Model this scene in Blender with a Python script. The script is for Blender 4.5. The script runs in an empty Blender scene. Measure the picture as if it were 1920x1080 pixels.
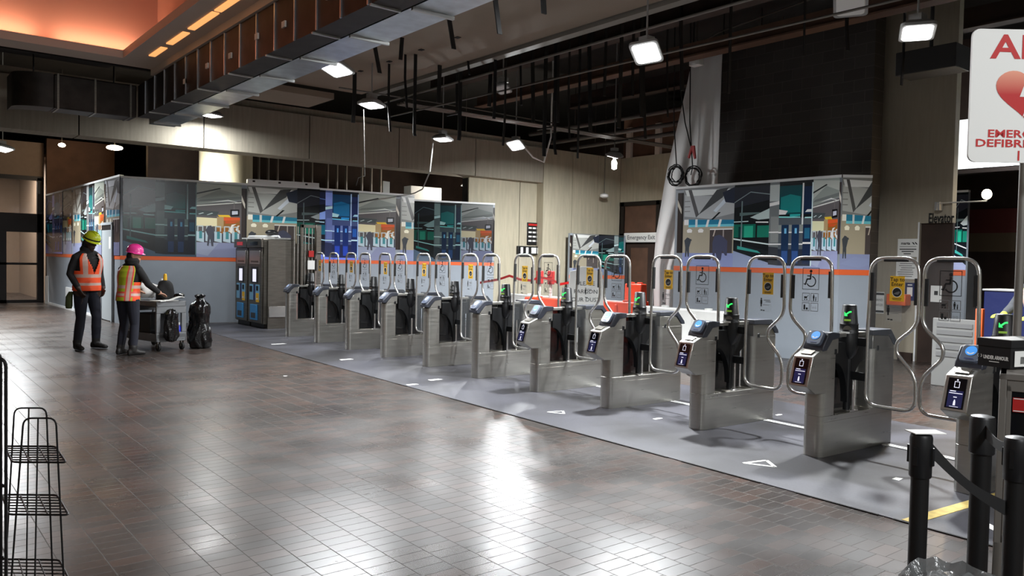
import bpy, bmesh, math, random
from math import sin, cos, pi, radians
from mathutils import Vector, Matrix

# ---------------------------------------------------------------- scene, camera, light
SC = bpy.context.scene
COL = SC.collection
random.seed(7)

F_PX = 1499.6
CR = Vector((0.78, -0.626, 0.0203)).normalized()
CF = Vector((0.6260, 0.7791, -0.0334)).normalized()
CU = CR.cross(CF).normalized()
CR = CF.cross(CU).normalized()
CAM = Vector((0.0, 0.0, 1.6))
cam_data = bpy.data.cameras.new('camera')
cam_data.sensor_width = 36.0
cam_data.lens = F_PX * 36.0 / 1920.0
cam_data.clip_start = 0.05
cam_data.clip_end = 200
cam_ob = bpy.data.objects.new('camera', cam_data)
COL.objects.link(cam_ob)
cam_ob.matrix_world = Matrix(((CR.x, CU.x, -CF.x, CAM.x), (CR.y, CU.y, -CF.y, CAM.y), (CR.z, CU.z, -CF.z, CAM.z), (0, 0, 0, 1)))
SC.camera = cam_ob

world = bpy.data.worlds.new('world')
world.use_nodes = True
world.node_tree.nodes['Background'].inputs[0].default_value = (0.75, 0.85, 1.0, 1)
world.node_tree.nodes['Background'].inputs[1].default_value = 0.03
SC.world = world

SC.view_settings.view_transform = 'Standard'
SC.view_settings.look = 'None'
SC.view_settings.exposure = 0.45
SC.view_settings.gamma = 1.0
SC.view_settings.use_curve_mapping = False

def area(loc, size, power, color=(1, 1, 1), rot=(0, 0, 0), size_y=None, spread=180):
    d = bpy.data.lights.new('area_light', 'AREA')
    d.energy = power; d.color = color; d.size = size
    d.shape = 'RECTANGLE'; d.size_y = size_y or size
    d.spread = radians(spread)
    o = bpy.data.objects.new('area_light', d)
    o.location = loc; o.rotation_euler = rot
    COL.objects.link(o)
    return o

def spot(loc, target, power, color=(1, 1, 1), angle=120, blend=0.5, radius=0.15):
    d = bpy.data.lights.new('spot_light', 'SPOT')
    d.energy = power; d.color = color; d.spot_size = radians(angle); d.spot_blend = blend; d.shadow_soft_size = radius
    o = bpy.data.objects.new('spot_light', d)
    o.location = loc
    o.rotation_euler = (Vector(target) - Vector(loc)).to_track_quat('-Z', 'Y').to_euler()
    COL.objects.link(o)
    return o

COOL = (0.95, 0.98, 1.0)
WARM = (1.0, 0.62, 0.32)
# unseen fill lights added behind and beside the camera; one tilted at the sign
area((-3.5, -2.5, 4.35), 0.5, 30, COOL)
area((0.6, -3.2, 4.35), 0.5, 190, COOL, rot=Vector((-.55, -.75, 1.0)).to_track_quat('Z', 'Y').to_euler())
area((5.2, -1.5, 4.35), 0.5, 75, COOL)
area((-4.0, 6.0, 4.35), 0.5, 25, COOL)

# ---------------------------------------------------------------- measuring
def ray(px, py):
    return CF * F_PX + CR * (px - 960) - CU * (py - 540)
def on_z(px, py, z=0.0):
    d = ray(px, py); return CAM + d * ((z - CAM.z) / d.z)
def on_x(px, py, x):
    d = ray(px, py); return CAM + d * ((x - CAM.x) / d.x)
def on_y(px, py, y):
    d = ray(px, py); return CAM + d * ((y - CAM.y) / d.y)
def at_depth(px, py, z):
    return CAM + ray(px, py) * (z / F_PX)

# ---------------------------------------------------------------- materials
def lin(c):
    return c / 12.92 if c <= 0.04045 else ((c + 0.055) / 1.055) ** 2.4
def rgb(r, g, b):
    return (lin(r / 255), lin(g / 255), lin(b / 255), 1.0)
MATS = {}
def mat(name, col, rough=0.6, metal=0.0, emit=None, estr=0.0, alpha=None, trans=None, spec=0.5, noise=0.0, nscale=8.0, bump=0.0, bscale=40.0, stretch=None, coat=0.0, rnoise=0.0):
    if name in MATS: return MATS[name]
    m = bpy.data.materials.new(name); m.use_nodes = True
    nt = m.node_tree; b = nt.nodes['Principled BSDF']
    b.inputs['Base Color'].default_value = col
    b.inputs['Roughness'].default_value = rough
    b.inputs['Metallic'].default_value = metal
    b.inputs['Specular IOR Level'].default_value = spec
    if coat: b.inputs['Coat Weight'].default_value = coat
    if emit:
        b.inputs['Emission Color'].default_value = emit
        b.inputs['Emission Strength'].default_value = estr
    if trans: b.inputs['Transmission Weight'].default_value = trans
    if alpha is not None: b.inputs['Alpha'].default_value = alpha
    if noise or bump or rnoise:
        tc = nt.nodes.new('ShaderNodeTexCoord')
        mp = nt.nodes.new('ShaderNodeMapping')
        if stretch: mp.inputs['Scale'].default_value = stretch
        nt.links.new(tc.outputs['Object'], mp.inputs[0])
    if noise:
        n = nt.nodes.new('ShaderNodeTexNoise'); n.inputs['Scale'].default_value = nscale; n.inputs['Detail'].default_value = 6
        nt.links.new(mp.outputs[0], n.inputs['Vector'])
        r = nt.nodes.new('ShaderNodeMapRange')
        r.inputs[1].default_value = 0.3; r.inputs[2].default_value = 0.7
        r.inputs[3].default_value = 1 - noise; r.inputs[4].default_value = 1 + noise
        nt.links.new(n.outputs[0], r.inputs[0])
        mx = nt.nodes.new('ShaderNodeVectorMath'); mx.operation = 'SCALE'
        mx.inputs[0].default_value = col[:3]
        nt.links.new(r.outputs[0], mx.inputs['Scale'])
        nt.links.new(mx.outputs[0], b.inputs['Base Color'])
        if rnoise:
            r2 = nt.nodes.new('ShaderNodeMapRange')
            r2.inputs[1].default_value = 0.3; r2.inputs[2].default_value = 0.7
            r2.inputs[3].default_value = max(0.02, rough - rnoise); r2.inputs[4].default_value = rough + rnoise
            nt.links.new(n.outputs[0], r2.inputs[0])
            nt.links.new(r2.outputs[0], b.inputs['Roughness'])
    if bump:
        n2 = nt.nodes.new('ShaderNodeTexNoise'); n2.inputs['Scale'].default_value = bscale; n2.inputs['Detail'].default_value = 4
        nt.links.new(mp.outputs[0], n2.inputs['Vector'])
        bp = nt.nodes.new('ShaderNodeBump'); bp.inputs['Strength'].default_value = bump; bp.inputs['Distance'].default_value = 0.02
        nt.links.new(n2.outputs[0], bp.inputs['Height'])
        nt.links.new(bp.outputs[0], b.inputs['Normal'])
    MATS[name] = m
    return m

STEEL = mat('brushed_steel', rgb(178, 176, 170), 0.33, 0.86, noise=0.06, nscale=3.0, stretch=(1, 1, 14), rnoise=0.06)
STEEL2 = mat('satin_steel_tube', rgb(214, 213, 210), 0.22, 0.85)
DSTEEL = mat('dull_steel', rgb(128, 124, 116), 0.42, 1.0, noise=0.15, nscale=4, stretch=(1, 1, 8))
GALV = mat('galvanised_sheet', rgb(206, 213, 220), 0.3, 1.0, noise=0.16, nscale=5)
GALVD = mat('dark_galvanised', rgb(62, 57, 54), 0.5, 0.85, noise=0.25, nscale=5)  # darker galvanised tone of the inner trunk and the branch
CAPM = mat('slate_plastic', rgb(50, 53, 62), 0.4)
BLACKP = mat('black_plastic', rgb(20, 21, 23), 0.4)
BLACKM = mat('black_satin_metal', rgb(14, 14, 15), 0.45)
RUBBER = mat('black_rubber', rgb(22, 22, 22), 0.75)
DGLASS = mat('dark_tinted_panel', rgb(20, 21, 24), 0.12, alpha=0.8)
WHITE = mat('white_plastic', rgb(232, 232, 228), 0.5)
PAPER = mat('white_paper', rgb(230, 230, 226), 0.75)
INK = mat('black_ink', rgb(18, 18, 18), 0.7)
GREYINK = mat('grey_ink', rgb(105, 105, 105), 0.7)
YELLOW = mat('yellow_vinyl', rgb(232, 180, 38), 0.5)
ORANGE = mat('orange_vinyl', rgb(222, 98, 48), 0.4)
REDV = mat('red_vinyl', rgb(176, 30, 28), 0.45)
BLUEV = mat('blue_vinyl', rgb(60, 140, 200), 0.4)
NAVY = mat('navy_vinyl', rgb(28, 40, 92), 0.45)
LBLUE = mat('pale_blue_vinyl', rgb(120, 178, 214), 0.4)
LENS = mat('lamp_lens', rgb(255, 255, 255), 0.5, emit=(1, 1, 1, 1), estr=14)
LENSW = mat('bulb_glow', rgb(255, 240, 210), 0.5, emit=(1, 0.86, 0.62, 1), estr=12)
GREENL = mat('green_arrow_light', rgb(20, 220, 60), 0.5, emit=(0.03, 1.0, 0.12, 1), estr=1.6)
GREEND = mat('dim_green_light', rgb(110, 140, 40), 0.5, emit=(0.22, 0.4, 0.05, 1), estr=0.35)
BLUEL = mat('blue_target_light', rgb(60, 140, 220), 0.4, emit=(0.05, 0.28, 0.75, 1), estr=0.35)
CYANL = mat('pale_cyan_target_light', rgb(190, 225, 235), 0.4, emit=(0.35, 0.6, 0.7, 1), estr=0.7)
SCREEN = mat('dark_screen', rgb(8, 9, 16), 0.15)
SCRBLUE = mat('screen_blue_glow', rgb(16, 18, 48), 0.3, emit=(0.05, 0.055, 0.25, 1), estr=0.14)
SCRWHITE = mat('screen_white_glow', rgb(220, 220, 235), 0.3, emit=(0.85, 0.85, 1, 1), estr=0.55)
CREAM = mat('cream_concrete', rgb(176, 168, 146), 0.8, noise=0.1, nscale=2.2, stretch=(6, 6, .7), bump=0.12, bscale=30)
BEAMM = mat('ribbed_concrete', rgb(150, 143, 128), 0.85, noise=0.1, nscale=2.0, stretch=(9, 1, .6), bump=0.15, bscale=30)
SOFFIT = mat('beige_plaster', rgb(142, 128, 112), 0.9, noise=0.05, nscale=1.5)
DARK = mat('dark_void', rgb(26, 24, 23), 0.9, noise=0.3, nscale=2)
DARKBROWN = mat('dark_brown_board', rgb(52, 38, 31), 0.85, noise=0.25, nscale=3)
BROWN = mat('brown_board', rgb(92, 66, 50), 0.8, noise=0.2, nscale=3)
BRONZE = mat('bronze_frame', rgb(30, 24, 22), 0.4, 0.3)
GREYWALL = mat('grey_blue_hoarding', rgb(146, 154, 163), 0.5, noise=0.03, nscale=3)
LTRIM = mat('white_trim', rgb(226, 228, 228), 0.45)

def glass_mat(name, tint, a, rough=0.05):
    m = mat(name, tint, rough)
    b = m.node_tree.nodes['Principled BSDF']; b.inputs['Alpha'].default_value = a
    return m
PANE = glass_mat('clear_acrylic', rgb(190, 196, 200), 0.13)
PANED = glass_mat('smoky_acrylic', rgb(120, 124, 128), 0.22, 0.12)
DOORGL = glass_mat('door_glass', rgb(120, 118, 116), 0.2)

# ---------------------------------------------------------------- mesh builder
class MB:
    def __init__(self, M=None):
        self.v = []; self.f = []; self.mi = []; self.mats = []; self.cur = 0
        self.M = M or Matrix.Identity(4); self.cols = []; self.col = (1, 1, 1, 1)
    def use(self, m):
        if m not in self.mats: self.mats.append(m)
        self.cur = self.mats.index(m); return self
    def raw(self, verts, faces):
        n = len(self.v)
        self.v += [tuple(self.M @ Vector(p)) for p in verts]
        for f in faces:
            self.f.append(tuple(n + i for i in f)); self.mi.append(self.cur); self.cols.append(self.col)
        return self
    def poly(self, pts):
        return self.raw(pts, [tuple(range(len(pts)))])
    def box(self, x0, x1, y0, y1, z0, z1):
        v = [(x, y, z) for x in (x0, x1) for y in (y0, y1) for z in (z0, z1)]
        return self.raw(v, [(0, 1, 3, 2), (4, 6, 7, 5), (0, 4, 5, 1), (2, 3, 7, 6), (0, 2, 6, 4), (1, 5, 7, 3)])
    def cbox(self, c, s, rot=None):
        hx, hy, hz = s[0] / 2, s[1] / 2, s[2] / 2
        v = [Vector((x, y, z)) for x in (-hx, hx) for y in (-hy, hy) for z in (-hz, hz)]
        if rot is not None: v = [rot @ p for p in v]
        v = [p + Vector(c) for p in v]
        return self.raw(v, [(0, 1, 3, 2), (4, 6, 7, 5), (0, 4, 5, 1), (2, 3, 7, 6), (0, 2, 6, 4), (1, 5, 7, 3)])
    def prism(self, pts, a, b, axis='y'):
        # pts: 2D outline; axis y: (x,z) outline extruded along y; z: (x,y); x: (y,z)
        def P(p, t):
            return {'y': (p[0], t, p[1]), 'z': (p[0], p[1], t), 'x': (t, p[0], p[1])}[axis]
        n = len(pts)
        v = [P(p, a) for p in pts] + [P(p, b) for p in pts]
        return self.raw(v, [tuple(range(n)), tuple(range(2 * n - 1, n - 1, -1))] + [(i, i + n, (i + 1) % n + n, (i + 1) % n) for i in range(n)])
    def loft(self, rings, caps=True, closed=True):
        n = len(rings[0]); v = [p for r in rings for p in r]; fs = []
        for k in range(len(rings) - 1):
            for i in range(n if closed else n - 1):
                j = (i + 1) % n
                fs.append((k * n + i, k * n + j, (k + 1) * n + j, (k + 1) * n + i))
        if caps:
            fs.append(tuple(reversed(range(n)))); fs.append(tuple((len(rings) - 1) * n + i for i in range(n)))
        return self.raw(v, fs)
    def lathe(self, prof, c=(0, 0, 0), n=24, sx=1, sy=1):
        return self.loft([[(c[0] + r * sx * cos(2 * pi * i / n), c[1] + r * sy * sin(2 * pi * i / n), c[2] + z) for i in range(n)] for r, z in prof])
    def tube(self, path, r, n=10, closed=False, caps=True):
        path = [Vector(p) for p in path]; m = len(path)
        rs = r if isinstance(r, (list, tuple)) else [r] * m
        rings = []; up = None
        for i, p in enumerate(path):
            if closed: t = (path[(i + 1) % m] - path[i - 1]).normalized()
            else:
                t = (path[min(i + 1, m - 1)] - path[max(i - 1, 0)])
                t = t.normalized() if t.length > 1e-9 else Vector((0, 0, 1))
            if up is None:
                up = Vector((0, 0, 1)) if abs(t.z) < 0.9 else Vector((1, 0, 0))
            a = (up - t * up.dot(t))
            if a.length < 1e-5: a = t.orthogonal()
            a.normalize(); up = a; b = t.cross(a)
            rings.append([p + (a * cos(2 * pi * k / n) + b * sin(2 * pi * k / n)) * rs[i] for k in range(n)])
        if closed:
            rings.append(rings[0]); return self.loft(rings, caps=False)
        return self.loft(rings, caps)
    def cyl(self, a, b, r, n=16, r2=None):
        return self.tube([a, b], [r, r2 if r2 is not None else r], n)
    def ball(self, c, r, nu=16, nv=10):
        r = (r, r, r) if not isinstance(r, (tuple, list)) else r
        rings = []
        for j in range(nv + 1):
            t = -pi / 2 + pi * j / nv
            rr = max(cos(t), 0.001)
            rings.append([(c[0] + r[0] * rr * cos(2 * pi * i / nu), c[1] + r[1] * rr * sin(2 * pi * i / nu), c[2] + r[2] * sin(t)) for i in range(nu)])
        return self.loft(rings)
    def text(self, s, size, O, ux, uy, depth=0.0, align='CENTER', sx=1.0, bold=0.0):
        cu = bpy.data.curves.new('lettering', 'FONT'); cu.body = s; cu.size = size; cu.align_x = align; cu.align_y = 'CENTER'
        cu.resolution_u = 2; cu.offset = bold
        ob = bpy.data.objects.new('lettering', cu); COL.objects.link(ob)
        dg = bpy.context.evaluated_depsgraph_get()
        me = bpy.data.meshes.new_from_object(ob.evaluated_get(dg))
        O = Vector(O); ux = Vector(ux).normalized(); uy = Vector(uy).normalized(); nn = ux.cross(uy)
        self.raw([O + ux * (v.co.x * sx) + uy * v.co.y + nn * depth for v in me.vertices], [tuple(p.vertices) for p in me.polygons])
        bpy.data.objects.remove(ob); bpy.data.curves.remove(cu); bpy.data.meshes.remove(me)
        return self
    def build(self, name, parent=None, smooth=35, bevel=0.0, segs=2, kind=None, colattr=False, subsurf=0, merge=0.0):
        me = bpy.data.meshes.new(name); me.from_pydata(self.v, [], self.f)
        for m in self.mats: me.materials.append(m)
        if self.mats: me.polygons.foreach_set('material_index', self.mi)
        if colattr:
            ca = me.color_attributes.new('Col', 'FLOAT_COLOR', 'CORNER'); k = 0
            for p, c in zip(me.polygons, self.cols):
                for _ in p.vertices: ca.data[k].color = c; k += 1
        bm = bmesh.new(); bm.from_mesh(me)
        if merge: bmesh.ops.remove_doubles(bm, verts=bm.verts, dist=merge)
        if not colattr: bmesh.ops.recalc_face_normals(bm, faces=bm.faces)
        bm.to_mesh(me); bm.free()
        if smooth:
            for p in me.polygons: p.use_smooth = True
            me.set_sharp_from_angle(angle=radians(smooth))
        o = bpy.data.objects.new(name, me); COL.objects.link(o)
        if parent: o.parent = parent
        if bevel:
            md = o.modifiers.new('edge', 'BEVEL'); md.width = bevel; md.segments = segs; md.limit_method = 'ANGLE'; md.angle_limit = radians(40); md.harden_normals = False
        if subsurf:
            md = o.modifiers.new('soft', 'SUBSURF'); md.levels = subsurf; md.render_levels = subsurf
        if kind: o['kind'] = kind
        return o

def thing(name, label, cat, loc=(0, 0, 0), rotz=0, group=None):
    o = bpy.data.objects.new(name, None); COL.objects.link(o)
    o.empty_display_size = 0.1
    o.location = loc; o.rotation_euler = (0, 0, rotz)
    o['label'] = label; o['category'] = cat
    if group: o['group'] = group
    return o
def tag(o, label, cat, group=None):
    o['label'] = label; o['category'] = cat
    if group: o['group'] = group
    return o
def copy_tree(o, parent=None):
    c = o.copy(); COL.objects.link(c)
    if parent is not None:
        mpi = o.matrix_parent_inverse.copy()
        c.parent = parent; c.matrix_parent_inverse = mpi
    for ch in list(o.children): copy_tree(ch, c)
    return c

def fillet(pts, r, n=6, closed=False):
    pts = [Vector(p) for p in pts]; out = []; m = len(pts)
    for i, p in enumerate(pts):
        if not closed and i in (0, m - 1): out.append(p); continue
        a = pts[i - 1]; b = pts[(i + 1) % m]
        rr = r[i] if isinstance(r, (list, tuple)) else r
        da = (a - p); db = (b - p)
        k = min(rr, da.length * 0.48, db.length * 0.48)
        p0 = p + da.normalized() * k; p1 = p + db.normalized() * k
        for j in range(n + 1):
            t = j / n
            out.append(p0 * (1 - t) ** 2 + p * 2 * t * (1 - t) + p1 * t * t)
    return out
def rrect(x0, x1, y0, y1, r, n=4):
    out = []
    for cx, cy, a0 in ((x1 - r, y1 - r, 0), (x0 + r, y1 - r, 90), (x0 + r, y0 + r, 180), (x1 - r, y0 + r, 270)):
        for j in range(n + 1):
            a = radians(a0 + 90 * j / n); out.append((cx + r * cos(a), cy + r * sin(a)))
    return out

# ================================================================ floor
def tile_material():
    m = bpy.data.materials.new('brown_paver_tile'); m.use_nodes = True; nt = m.node_tree; L = nt.links; N = nt.nodes
    b = N['Principled BSDF']
    tc = N.new('ShaderNodeTexCoord'); sep = N.new('ShaderNodeSeparateXYZ'); L.new(tc.outputs['Object'], sep.inputs[0])
    cmb = N.new('ShaderNodeCombineXYZ')
    ax = N.new('ShaderNodeMath'); ax.operation = 'ADD'; ax.inputs[1].default_value = 8.1 - 0.145
    ay = N.new('ShaderNodeMath'); ay.operation = 'ADD'; ay.inputs[1].default_value = 12.0
    L.new(sep.outputs['X'], ax.inputs[0]); L.new(sep.outputs['Y'], ay.inputs[0])
    L.new(ay.outputs[0], cmb.inputs[0]); L.new(ax.outputs[0], cmb.inputs[1])
    br = N.new('ShaderNodeTexBrick'); L.new(cmb.outputs[0], br.inputs['Vector'])
    br.offset = 0.5; br.squash = 1.0
    br.inputs['Scale'].default_value = 1.0; br.inputs['Mortar Size'].default_value = 0.0028; br.inputs['Mortar Smooth'].default_value = 0.15
    br.inputs['Brick Width'].default_value = 0.1015; br.inputs['Row Height'].default_value = 0.2025
    br.inputs['Bias'].default_value = -0.3
    br.inputs['Color1'].default_value = rgb(52, 46, 43); br.inputs['Color2'].default_value = rgb(78, 59, 51)
    br.inputs['Mortar'].default_value = rgb(72, 68, 64)
    n1 = N.new('ShaderNodeTexNoise'); n1.inputs['Scale'].default_value = 0.45; n1.inputs['Detail'].default_value = 5
    L.new(tc.outputs['Object'], n1.inputs['Vector'])
    r1 = N.new('ShaderNodeMapRange'); r1.inputs[1].default_value = 0.35; r1.inputs[2].default_value = 0.65; r1.inputs[3].default_value = 0.8; r1.inputs[4].default_value = 1.25
    L.new(n1.outputs[0], r1.inputs[0])
    sc = N.new('ShaderNodeVectorMath'); sc.operation = 'SCALE'; L.new(br.outputs['Color'], sc.inputs[0]); L.new(r1.outputs[0], sc.inputs['Scale'])
    L.new(sc.outputs[0], b.inputs['Base Color'])
    # worn gloss: polished tiles, dull joints and dusty patches
    n2 = N.new('ShaderNodeTexNoise'); n2.inputs['Scale'].default_value = 1.1; n2.inputs['Detail'].default_value = 7
    L.new(tc.outputs['Object'], n2.inputs['Vector'])
    r2 = N.new('ShaderNodeMapRange'); r2.inputs[1].default_value = 0.3; r2.inputs[2].default_value = 0.7; r2.inputs[3].default_value = 0.24; r2.inputs[4].default_value = 0.36
    L.new(n2.outputs[0], r2.inputs[0])
    mx = N.new('ShaderNodeMix'); mx.data_type = 'FLOAT'; L.new(br.outputs['Fac'], mx.inputs[0]); L.new(r2.outputs[0], mx.inputs[2]); mx.inputs[3].default_value = 0.85
    L.new(mx.outputs[0], b.inputs['Roughness'])
    b.inputs['Specular IOR Level'].default_value = 0.52
    # relief: joints sunk, each tile slightly cupped
    inv = N.new('ShaderNodeMath'); inv.operation = 'SUBTRACT'; inv.inputs[0].default_value = 1.0; L.new(br.outputs['Fac'], inv.inputs[1])
    n3 = N.new('ShaderNodeTexNoise'); n3.inputs['Scale'].default_value = 5.0; n3.inputs['Detail'].default_value = 3
    L.new(tc.outputs['Object'], n3.inputs['Vector'])
    ad = N.new('ShaderNodeMath'); ad.operation = 'MULTIPLY_ADD'; L.new(n3.outputs[0], ad.inputs[0]); ad.inputs[1].default_value = 0.55; L.new(inv.outputs[0], ad.inputs[2])
    bp = N.new('ShaderNodeBump'); bp.inputs['Strength'].default_value = 0.4; bp.inputs['Distance'].default_value = 0.0026
    L.new(ad.outputs[0], bp.inputs['Height']); L.new(bp.outputs[0], b.inputs['Normal'])
    return m
def concrete_material():
    m = bpy.data.materials.new('stained_grey_concrete'); m.use_nodes = True; nt = m.node_tree; L = nt.links; N = nt.nodes
    b = N['Principled BSDF']; tc = N.new('ShaderNodeTexCoord')
    n1 = N.new('ShaderNodeTexNoise'); n1.inputs['Scale'].default_value = 0.7; n1.inputs['Detail'].default_value = 4; n1.inputs['Distortion'].default_value = 0.6
    n2 = N.new('ShaderNodeTexNoise'); n2.inputs['Scale'].default_value = 60; n2.inputs['Detail'].default_value = 4
    L.new(tc.outputs['Object'], n1.inputs['Vector']); L.new(tc.outputs['Object'], n2.inputs['Vector'])
    cr = N.new('ShaderNodeValToRGB'); L.new(n1.outputs[0], cr.inputs[0])
    cr.color_ramp.elements[0].position = 0.36; cr.color_ramp.elements[0].color = rgb(40, 39, 42)
    cr.color_ramp.elements[1].position = 0.56; cr.color_ramp.elements[1].color = rgb(67, 67, 74)
    mx = N.new('ShaderNodeMix'); mx.data_type = 'RGBA'; mx.blend_type = 'MULTIPLY'; mx.inputs[0].default_value = 0.5
    L.new(cr.outputs[0], mx.inputs[6]); L.new(n2.outputs[0], mx.inputs[7])
    g = N.new('ShaderNodeVectorMath'); g.operation = 'SCALE'; g.inputs['Scale'].default_value = 1.3; L.new(mx.outputs[2], g.inputs[0])
    L.new(g.outputs[0], b.inputs['Base Color'])
    b.inputs['Roughness'].default_value = 0.5
    bp = N.new('ShaderNodeBump'); bp.inputs['Strength'].default_value = 0.2; bp.inputs['Distance'].default_value = 0.003
    L.new(n2.outputs[0], bp.inputs['Height']); L.new(bp.outputs[0], b.inputs['Normal'])
    return m
TILE = tile_material(); CONC = concrete_material()

fl = MB().use(TILE); fl.box(-8, 30, -8, 40, -0.2, 0.0); fl.build('floor', kind='structure', smooth=0)
def strip_x(y): return 5.08 + (y - 1.75) * 0.0257
st = MB().use(CONC)
st.prism([(strip_x(-8), -8), (8.35 - 0.25, -8), (8.35 + 0.35, 18.0), (strip_x(19.2), 19.2)], 0.0, 0.006, 'z')
st.build('floor_concrete_strip', kind='structure', smooth=0)
JOINT = mat('dark_joint_sealant', rgb(30, 28, 28), 0.8)
jt = MB().use(JOINT)
for y0, y1 in ((-7.9, 1.2), (1.3, 2.4), (2.5, 3.1), (3.4, 4.15), (4.3, 7.6), (8.6, 8.9), (11.0, 12.6)):
    a = strip_x(y0); c = strip_x(y1)
    jt.prism([(a - .012, y0), (a + .004, y0), (c + .004, y1), (c - .012, y1)], 0.004, 0.0075, 'z')
jt.build('floor_joint', kind='structure', smooth=0)

# ================================================================ shell of the hall
w = MB().use(CREAM); w.box(-8.2, -8, -8, 40, 0, 7); w.build('wall_left', kind='structure', smooth=0)
w = MB().use(CREAM); w.box(-8, 30, -8.2, -8, 0, 7); w.build('wall_behind', kind='structure', smooth=0)
w = MB().use(DARK); w.box(-8, 30, 39.8, 40, 0, 7); w.build('wall_far', kind='structure', smooth=0)
w = MB().use(DARKBROWN); w.box(24, 24.2, -8, 40, 0, 7); w.build('wall_right', kind='structure', smooth=0)
w = MB().use(DARK); w.box(-8.2, 30, -8.2, 40, 7.0, 7.2); w.build('ceiling_deck', kind='structure', smooth=0)

# beige plaster ceiling between the duct and the open plenum
w = MB().use(SOFFIT); w.box(4.55, 7.8, -8, 14.7, 4.92, 5.06)
w.use(DARK)
for px, py in ((657, 58), (790, 93), (730, 115), (676, 133), (858, 70)):
    q = on_z(px, py + 0, 4.92); w.cbox((q.x, q.y, 4.917), (0.07, 0.09, 0.012))
w.build('ceiling_plaster', kind='structure', smooth=0)
w = MB().use(DARK); w.box(4.55, 4.6, -8, 14.7, 5.06, 7); w.box(7.74, 7.8, -8, 14.7, 5.06, 7); w.build('ceiling_upstand', kind='structure', smooth=0)
w = MB().use(SOFFIT); w.box(4.7, 7.2, 14.72, 15.9, 4.74, 4.86); w.build('ceiling_step', kind='structure', smooth=0)

# coffer with cove light (upper left)
MAUVE = mat('mauve_plaster', rgb(196, 150, 132), 0.9)
LBAND = mat('pale_band_paint', rgb(206, 192, 178), 0.7)
w = MB().use(LBAND)
w.box(-8, 3.68, 13.45, 13.95, 4.6, 4.72)          # far band
w.box(3.05, 3.68, -8, 13.45, 4.6, 4.72)           # band along the duct
w.box(3.58, 3.68, -8, 13.95, 4.5, 4.6)
w.build('trim_1', kind='structure', smooth=0)
w = MB().use(MAUVE)
w.box(-8, 3.75, 13.95, 14.05, 4.62, 6.9); w.box(3.68, 3.78, -8, 14.0, 4.62, 6.9)
w.build('ceiling_coffer_side', kind='structure', smooth=0)
w = MB().use(MAUVE); w.box(-8, 3.75, -8, 14.0, 6.5, 6.6); w.build('ceiling_coffer', kind='structure', smooth=0)
COVE = mat('cove_lamp_glow', rgb(255, 160, 90), 0.5, emit=(1.0, 0.42, 0.16, 1), estr=5)
COVEY = mat('slot_lamp_glow', rgb(255, 190, 110), 0.5, emit=(1.0, 0.42, 0.14, 1), estr=0.8)
for k, (x0, x1) in enumerate(((-7, -4.2), (-3.8, -0.4), (0.3, 1.95), (2.2, 3.4))):
    c = MB().use(COVE); c.box(x0, x1, 13.8, 13.86, 4.73, 4.77)
    o = c.build('cove_lamp'); tag(o, 'orange glowing cove lamp tube lying on the pale ledge of the ceiling coffer', 'lamp', 'cove lamps of the coffer')
    area(((x0 + x1) / 2, 13.78, 4.8), x1 - x0, 4.6 * (x1 - x0), (1.0, 0.6, 0.42), rot=(radians(180 - 12), 0, 0), size_y=0.06)
area((3.5, 4.0, 4.8), 0.06, 24, (1.0, 0.6, 0.44), rot=(0, radians(180), 0), size_y=16)
for k, (px0, px1) in enumerate(((300, 334), (340, 381), (388, 440), (446, 500), (512, 590))):
    ya = on_x(px0, {300: 108, 340: 88, 388: 60, 446: 28, 512: 0}[px0], 3.4).y; yb = None
    q0 = on_z(px0 + 2, {300: 107, 340: 86, 388: 60, 446: 28, 512: -10}[px0], 4.6); q1 = on_z(px1, {334: 93, 381: 66, 440: 30, 500: -4, 590: -58}[px1], 4.6)
    s = MB().use(COVEY); s.box(3.3, 3.39, q1.y, q0.y, 4.585, 4.605)
    o = s.build('slot_lamp')
    tag(o, ['short orange slot lamp at the inner corner of the ceiling coffer', 'second orange slot lamp from the coffer corner', 'third slot lamp from the coffer corner, glowing yellow', 'fourth slot lamp from the coffer corner, above the metal duct', 'long slot lamp furthest from the coffer corner'][k], 'lamp')
w = MB().use(DARK); w.box(-8, 3.6, 14.05, 17.0, 5.15, 5.25); w.box(-8, 4.6, 14.05, 14.15, 4.6, 5.2)
w.build('ceiling_dark_soffit', kind='structure', smooth=0)

# long concrete beam and the pier it runs into
BY = 17.9
w = MB().use(BEAMM)
xs = [-8, -4.5, -1.6] + [on_y(px, 290, BY).x for px in (148, 382, 580, 748, 892, 1020)]
for a, c in zip(xs[:-1], xs[1:]): w.box(a + 0.012, c - 0.012, BY, BY + 0.6, 3.93, 4.95)
w.use(DARK); w.box(-8, xs[-1], BY + 0.03, BY + 0.58, 3.94, 4.94)
w.use(BEAMM); w.box(-8, xs[-1], BY + 0.1, BY + 0.6, 4.95, 5.12)
w.build('ceiling_beam', kind='structure', smooth=0)
px_ = xs[-1]
w = MB().use(CREAM)
ys = [px_, on_y(1072, 400, BY).x, on_y(1120, 400, BY).x, 18.75]
for a, c in zip(ys[:-1], ys[1:]): w.box(a + 0.01, c - 0.01, BY, BY + 0.6, 0, 4.95)
w.use(DARK); w.box(px_ + .02, 18.7, BY + 0.03, BY + 0.6, 0.01, 4.94)
w.build('wall_back', kind='structure', smooth=0)
w = MB().use(CREAM)
rx = [13.0, on_y(974, 400, 18.2).x, px_ + 0.03]
for a, c in zip(rx[:-1], rx[1:]): w.box(a + 0.012, c - 0.012, 18.2, 18.5, 0, 3.93)
w.use(DARK); w.box(13.0, px_ + .02, 18.24, 18.5, 0, 3.9)
w.build('wall_recess', kind='structure', smooth=0)
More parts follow.
